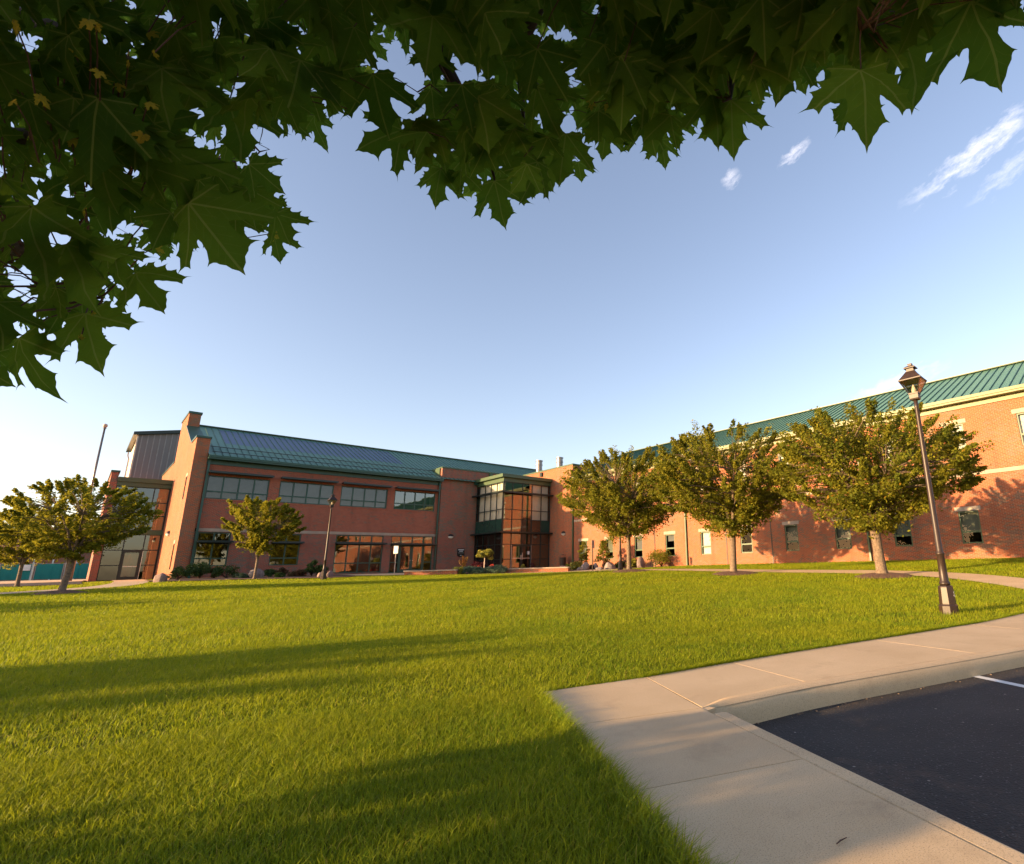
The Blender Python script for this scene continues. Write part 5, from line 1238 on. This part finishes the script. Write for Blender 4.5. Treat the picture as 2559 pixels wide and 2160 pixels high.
CAN = [(-700, 900), (0, 780), (40, 700), (70, 640), (130, 690), (190, 725), (225, 690), (235, 590), (300, 610), (335, 560), (380, 470), (430, 545), (440, 480), (500, 480), (560, 500), (590, 460), (612, 440), (560, 360), (520, 300), (600, 260), (660, 255), (715, 215), (735, 190),
       (760, 150), (800, 110), (850, 120), (850, 200), (770, 270), (830, 330), (890, 360), (960, 410), (1010, 450), (1050, 420), (1090, 390), (1140, 370), (1200, 320), (1290, 285), (1360, 310), (1430, 230), (1480, 270), (1540, 230), (1580, 150), (1660, 190), (1760, 260), (1850, 190), (1880, 120), (1960, 80), (2080, 0), (2300, -200), (2300, -900), (-700, -900)]
CAN = [(x * 1.2244, y * 1.2244) for x, y in CAN]
GAPS = [(960, 130, 38), (880, 170, 26), (800, 105, 30), (1130, 60, 15), (300, 520, 26), (60, 490, 24), (20, 470, 22), (130, 430, 26), (250, 440, 24), (105, 560, 20), (400, 60, 10), (300, 220, 10), (180, 90, 16), (530, 260, 16), (330, 540, 20), (1660, 150, 16), (1820, 150, 10), (1120, 250, 14), (60, 100, 14), (610, 60, 8), (480, 170, 10), (430, 300, 10)]
def depth_of(x, y, r):      # metres from the eye to this part of the bough: left bough farther in, right bough close overhead
    a = np.clip(x / 2559.0, 0, 1)
    near = 1.35 - .35 * a
    far = 3.6 - 1.7 * a
    return near + (far - near) * r ** 1.3
Pl, Tl, Nl, Sl, Rl = [], [], [], [], []
def put(px_, py_, d_, size, tip_ang, face=None, rnd_=None):
    r_ = ray(px_, py_); p = r_ / np.linalg.norm(r_) * d_
    # tip direction: hanging down, turned by tip_ang about the line of sight
    right, up, back = RM[:, 0], RM[:, 1], RM[:, 2]
    a = math.radians(tip_ang); t_ = right * math.sin(a) - up * math.cos(a) + back * rng.normal(0, .25)
    n_ = back * 1.0 + right * rng.normal(0, .35) + up * rng.normal(-.2, .35) if face is None else back + right * face[0] + up * face[1]
    Pl.append(p); Tl.append(t_); Nl.append(n_); Sl.append(size); Rl.append(np.clip(rng.normal(.45, .25), 0, .95) if rnd_ is None else rnd_)
K_ = 1.2244
# boughs: 3-D lines from the trunk out over the lawn; the leaves hang from them in sprays
big = [(1757, 140, 1.00, 0.107, 4), (1985, 0, 1.02, .108, 30), (1640, -15, 1.1, .10, -8), (1492, 205, 1.25, .095, 5), (1348, 285, 1.8, .075, 12), (1320, 130, 1.25, .10, -4), (1010, 370, 1.45, .098, 10), (820, 265, 1.5, .10, -62), (900, 345, 1.6, .085, -15), (1100, 300, 1.5, .10, 18), (1180, 330, 2.2, .08, 10), (760, 150, 1.35, .10, 10), (385, 415, 1.25, .125, 35), (175, 640, 1.45, .115, 25), (275, 555, 1.6, .10, 40), (560, 475, 2.1, .085, 10), (40, 690, 1.5, .11, 20), (640, 235, 2.0, .085, 10), (1560, 90, 1.15, .09, -20), (1850, 60, 1.15, .105, 22), (1440, 60, 1.3, .10, -10), (1230, 40, 1.4, .10, 8), (1000, 60, 1.5, .10, 0), (880, 180, 1.7, .09, 10), (980, 250, 1.4, .10, -20), (1220, 210, 1.5, .09, 15), (60, 420, 1.4, .12, 10), (140, 500, 1.4, .12, 25), (330, 300, 1.35, .12, 15), (200, 200, 1.3, .12, -10), (470, 200, 1.5, .11, 5)]
for x, y, d_, s_, a in big: put(x * K_, y * K_, d_, s_, a, (rng.normal(0, .15), rng.normal(-.1, .15)))
for k in range(46):  # tiny yellow leaves standing for sun glints; a few are seed keys
    x, y = (rng.uniform(10, 340), rng.uniform(40, 300)) if k < 30 else ((rng.uniform(1195, 1245), rng.uniform(200, 240)) if k < 35 else (rng.uniform(0, 560), rng.uniform(420, 700)))
    if inside([(a / K_, b / K_) for a, b in CAN], np.array([x]), np.array([y + 12]))[0]: put(x * K_, y * K_, rng.uniform(1.25, 1.5) if k < 35 else 1.4, rng.uniform(.008, .019), rng.normal(20, 60), (rng.normal(0, .8), rng.normal(0, .8)), 1.0)
def in_gap(x, y, e=0):
    return any((x - gx * K_) ** 2 + (y - gy * K_) ** 2 < (gr * K_ + e) ** 2 for gx, gy, gr in GAPS)
poly = CAN
xs = rng.uniform(-500, 2750, 60000); ys = rng.uniform(-500, 980, 60000); ok = inside(poly, xs, ys); xs, ys = xs[ok], ys[ok]
cnt = 0
for x, y in zip(xs, ys):
    if cnt > 2000: break
    d_ = float(depth_of(np.array(x), y, rng.random())); s_ = rng.uniform(.062, .100)
    if x < 1000 and rng.random() < .6: s_ *= .72
    pxs = s_ * 1328 / d_ * .62
    if not (inside(poly, np.array([x - pxs, x + pxs, x, x, x]), np.array([y, y, y + pxs * 1.25, y - pxs * .3, y + pxs * .6]))).all(): continue
    if in_gap(x, y + pxs * .5, pxs * .62) and rng.random() < .97: continue
    inframe = -150 < x < 2600 and y > -150
    if not inframe and rng.random() < .35: continue
    put(x, y, d_, s_, rng.normal(8, 38)); cnt += 1
# unseen crown behind, left and above the frame, added dense to shade the view
TRK = np.array([-5.2, 1.2])
for i in range(8000):
    a = rng.uniform(0, 2 * np.pi); q = math.sqrt(rng.random()); z = .3 + rng.random() ** 1.25 * 4.6
    sq, tq = -6 + math.cos(a) * q * 6.0, -1.0 + math.sin(a) * q * 5.4
    if i > 5200: sq, tq, z = rng.uniform(-10.5, -3), rng.uniform(.3, 3.5), .3 + rng.random() * 2.2  # extra low leaves packed in to deepen the shade on walk and lot
    p = np.array([sq * .941 + tq * .338, -sq * .338 + tq * .941, z])
    if tq > 3.5 or (tq < 1.7 and z < 1.15): continue
    c_ = RM.T @ p
    if -c_[2] > 0.05:
        sx, sy = PX + FPX * c_[0] / -c_[2], PY - FPX * c_[1] / -c_[2]
        if -120 < sx < 2700 and -150 < sy < 2300: continue
    if np.linalg.norm(p) < .8: continue
    Pl.append(p); Tl.append(np.array([rng.normal(0, .5), rng.normal(0, .5), -1])); Nl.append(rng.normal(0, 1, 3) + np.array([0, 0, .6])); Sl.append(rng.uniform(.11, .16)); Rl.append(rng.random() * .9)
maple = thing('maple_tree', 'dark maple bough with large lobed leaves hanging over the top of the view', 'tree', (float(TRK[0]), float(TRK[1]), -1.0))
P = np.array(Pl) - np.array([TRK[0], TRK[1], -1.0]); V, F, rn, uv_ = leaves(P, np.array(Tl), np.array(Nl), np.array(Sl), np.array(Rl))
np_mesh('crown', V, F, 'maple', maple, rnd=rn, uv=uv_)
# trunk, limbs and twigs
m = MB(); T0 = np.array([TRK[0], TRK[1], -1.1])
m.tube([T0, T0 + [0, 0, .3], T0 + [.05, 0, 1.5], T0 + [.1, .05, 2.4], T0 + [.15, .1, 4.0], T0 + [.1, .1, 6.0]], [.34, .25, .22, .19, .13, .05], 14, False)
m.build('trunk', 'bark', maple, smooth=True)
m = MB(); fork = T0 + np.array([.1, .05, 2.6])
def pt(x, y, d_): r_ = ray(x * K_, y * K_); return r_ / np.linalg.norm(r_) * d_
limb_px = [[(-420, 250, 3.2), (-60, 275, 2.3), (240, 292, 2.0), (480, 330, 2.2)], [(-380, -60, 3.4), (-20, 20, 2.6), (260, 130, 2.2), (450, 235, 2.2), (530, 310, 2.4)], [(-300, -420, 3.0), (200, -300, 2.0), (760, -140, 1.6), (900, 120, 1.6), (985, 280, 1.5), (1010, 370, 1.46)],
           [(200, -520, 2.6), (800, -330, 1.6), (1300, -160, 1.25), (1640, -60, 1.12), (1757, 60, 1.05)], [(-420, 480, 3.0), (-100, 470, 2.0), (100, 540, 1.7), (190, 610, 1.6)], [(300, -400, 2.4), (1050, -150, 1.7), (1060, 120, 1.6), (1070, 260, 1.6)], [(900, -320, 1.7), (1420, -60, 1.4), (1490, 110, 1.35), (1492, 200, 1.26)]]
for L_ in limb_px:
    pts_ = [fork + (np.array(pt(*L_[0])) - fork) * .5] + [np.array(pt(*q)) for q in L_]; pts_ = [fork] + pts_
    n = len(pts_); m.tube(smooth_line(pts_, 4), list(np.linspace(.075, .004, (n - 1) * 4 + 1) ** 1.0 * np.linspace(1, .6, (n - 1) * 4 + 1)), 7, False)
m.build('limb', 'bark_dark', maple, smooth=True)
m = MB()
allp = np.array([p for L_ in limb_px for p in smooth_line([np.array(pt(*q)) for q in L_], 6)])
for p in np.array(Pl)[:900]:
    dd = np.linalg.norm(allp - p, axis=1); q = allp[dd.argmin()]
    e = p + (q - p) * min(1.0, .11 / max(dd.min(), .01)); mid = (p + e) / 2 + np.array([0, 0, .012])
    m.tube([p, mid, e], [.0011, .0011, .0014], 4, False)
    if .11 < dd.min() < .35 and rng.random() < .35:
        m.tube([e, e + (q - e) * .33 + rng.normal(0, .014, 3), e + (q - e) * .66 + rng.normal(0, .014, 3), q], [.0014, .0018, .0022, .003], 4, False)
m.build('twigs', 'twig', maple)

# ---------------------------------------------------------------- sky
W_ = bpy.data.worlds.new('World'); S.world = W_; W_.use_nodes = True; nt = W_.node_tree; bg = nt.nodes['Background']
sk = N(nt, 'ShaderNodeTexSky', sky_type='NISHITA', sun_disc=False); sk.sun_elevation = SUN_EL; sk.sun_rotation = math.atan2(SUN_AZ.x, SUN_AZ.y)
sk.altitude = 200; sk.air_density = 1.0; sk.dust_density = 1.3; sk.ozone_density = 1.8
gen = N(nt, 'ShaderNodeTexCoord').outputs['Generated']
nrmv = N(nt, 'ShaderNodeVectorMath', operation='NORMALIZE'); L(nt, gen, nrmv.inputs[0])
def dotc(vec):
    n = N(nt, 'ShaderNodeVectorMath', operation='DOT_PRODUCT'); L(nt, nrmv.outputs[0], n.inputs[0]); n.inputs[1].default_value = vec; return n.outputs['Value']
mask = None
CL = [((.6639, .407, .6274), (.668, .385, .637), .020, .015, .6), ((.7029, .3113, .6395), (.7055, .2862, .6483), .034, .011, .7), ((.8168, .0908, .5698), (.8102, .0278, .5855), .120, .021, .8), ((.8422, .0586, .536), (.835, .01, .552), .070, .016, .4), ((.913, .2973, .2793), (.905, .20, .30), .12, .020, .6)]
for c_, to, la, lb, amt in CL:
    c_ = Vector(c_).normalized(); a_ = (Vector(to) - c_); a_ -= c_ * a_.dot(c_); a_.normalize(); b_ = c_.cross(a_)
    da, db = dotc(a_), dotc(b_)
    cb = N(nt, 'ShaderNodeCombineXYZ'); L(nt, math_(nt, 'DIVIDE', da, lb * 2.4), cb.inputs[0]); L(nt, math_(nt, 'DIVIDE', db, lb * 1.0), cb.inputs[1])
    nz = noise(nt, cb.outputs[0], 1.1, 6, .6)
    warp = math_(nt, 'MULTIPLY', math_(nt, 'SUBTRACT', nz, .5), lb * 4.0)
    e2 = math_(nt, 'ADD', math_(nt, 'POWER', math_(nt, 'DIVIDE', da, la), 2.0), math_(nt, 'POWER', math_(nt, 'DIVIDE', math_(nt, 'ADD', db, warp), lb), 2.0))
    f_ = math_(nt, 'SUBTRACT', 1.0, e2, clamp=True)
    f_ = math_(nt, 'MULTIPLY', math_(nt, 'MULTIPLY', math_(nt, 'POWER', f_, 1.3), ramp(nt, noise(nt, cb.outputs[0], 1.5, 9, .72), .34, .80)), amt)
    f_ = math_(nt, 'MULTIPLY', f_, math_(nt, 'GREATER_THAN', dotc(c_), .8))
    mask = f_ if mask is None else math_(nt, 'MAXIMUM', mask, f_)
hs = N(nt, 'ShaderNodeHueSaturation'); hs.inputs['Saturation'].default_value = 0.93; L(nt, sk.outputs[0], hs.inputs['Color'])
wb = mixc(nt, 1.0, hs.outputs[0], (1.155, 0.96, 0.925), 'MULTIPLY')
skc = mixc(nt, mask, wb, (4.6, 4.25, 4.3))
L(nt, skc, bg.inputs['Color']); bg.inputs['Strength'].default_value = 0.127
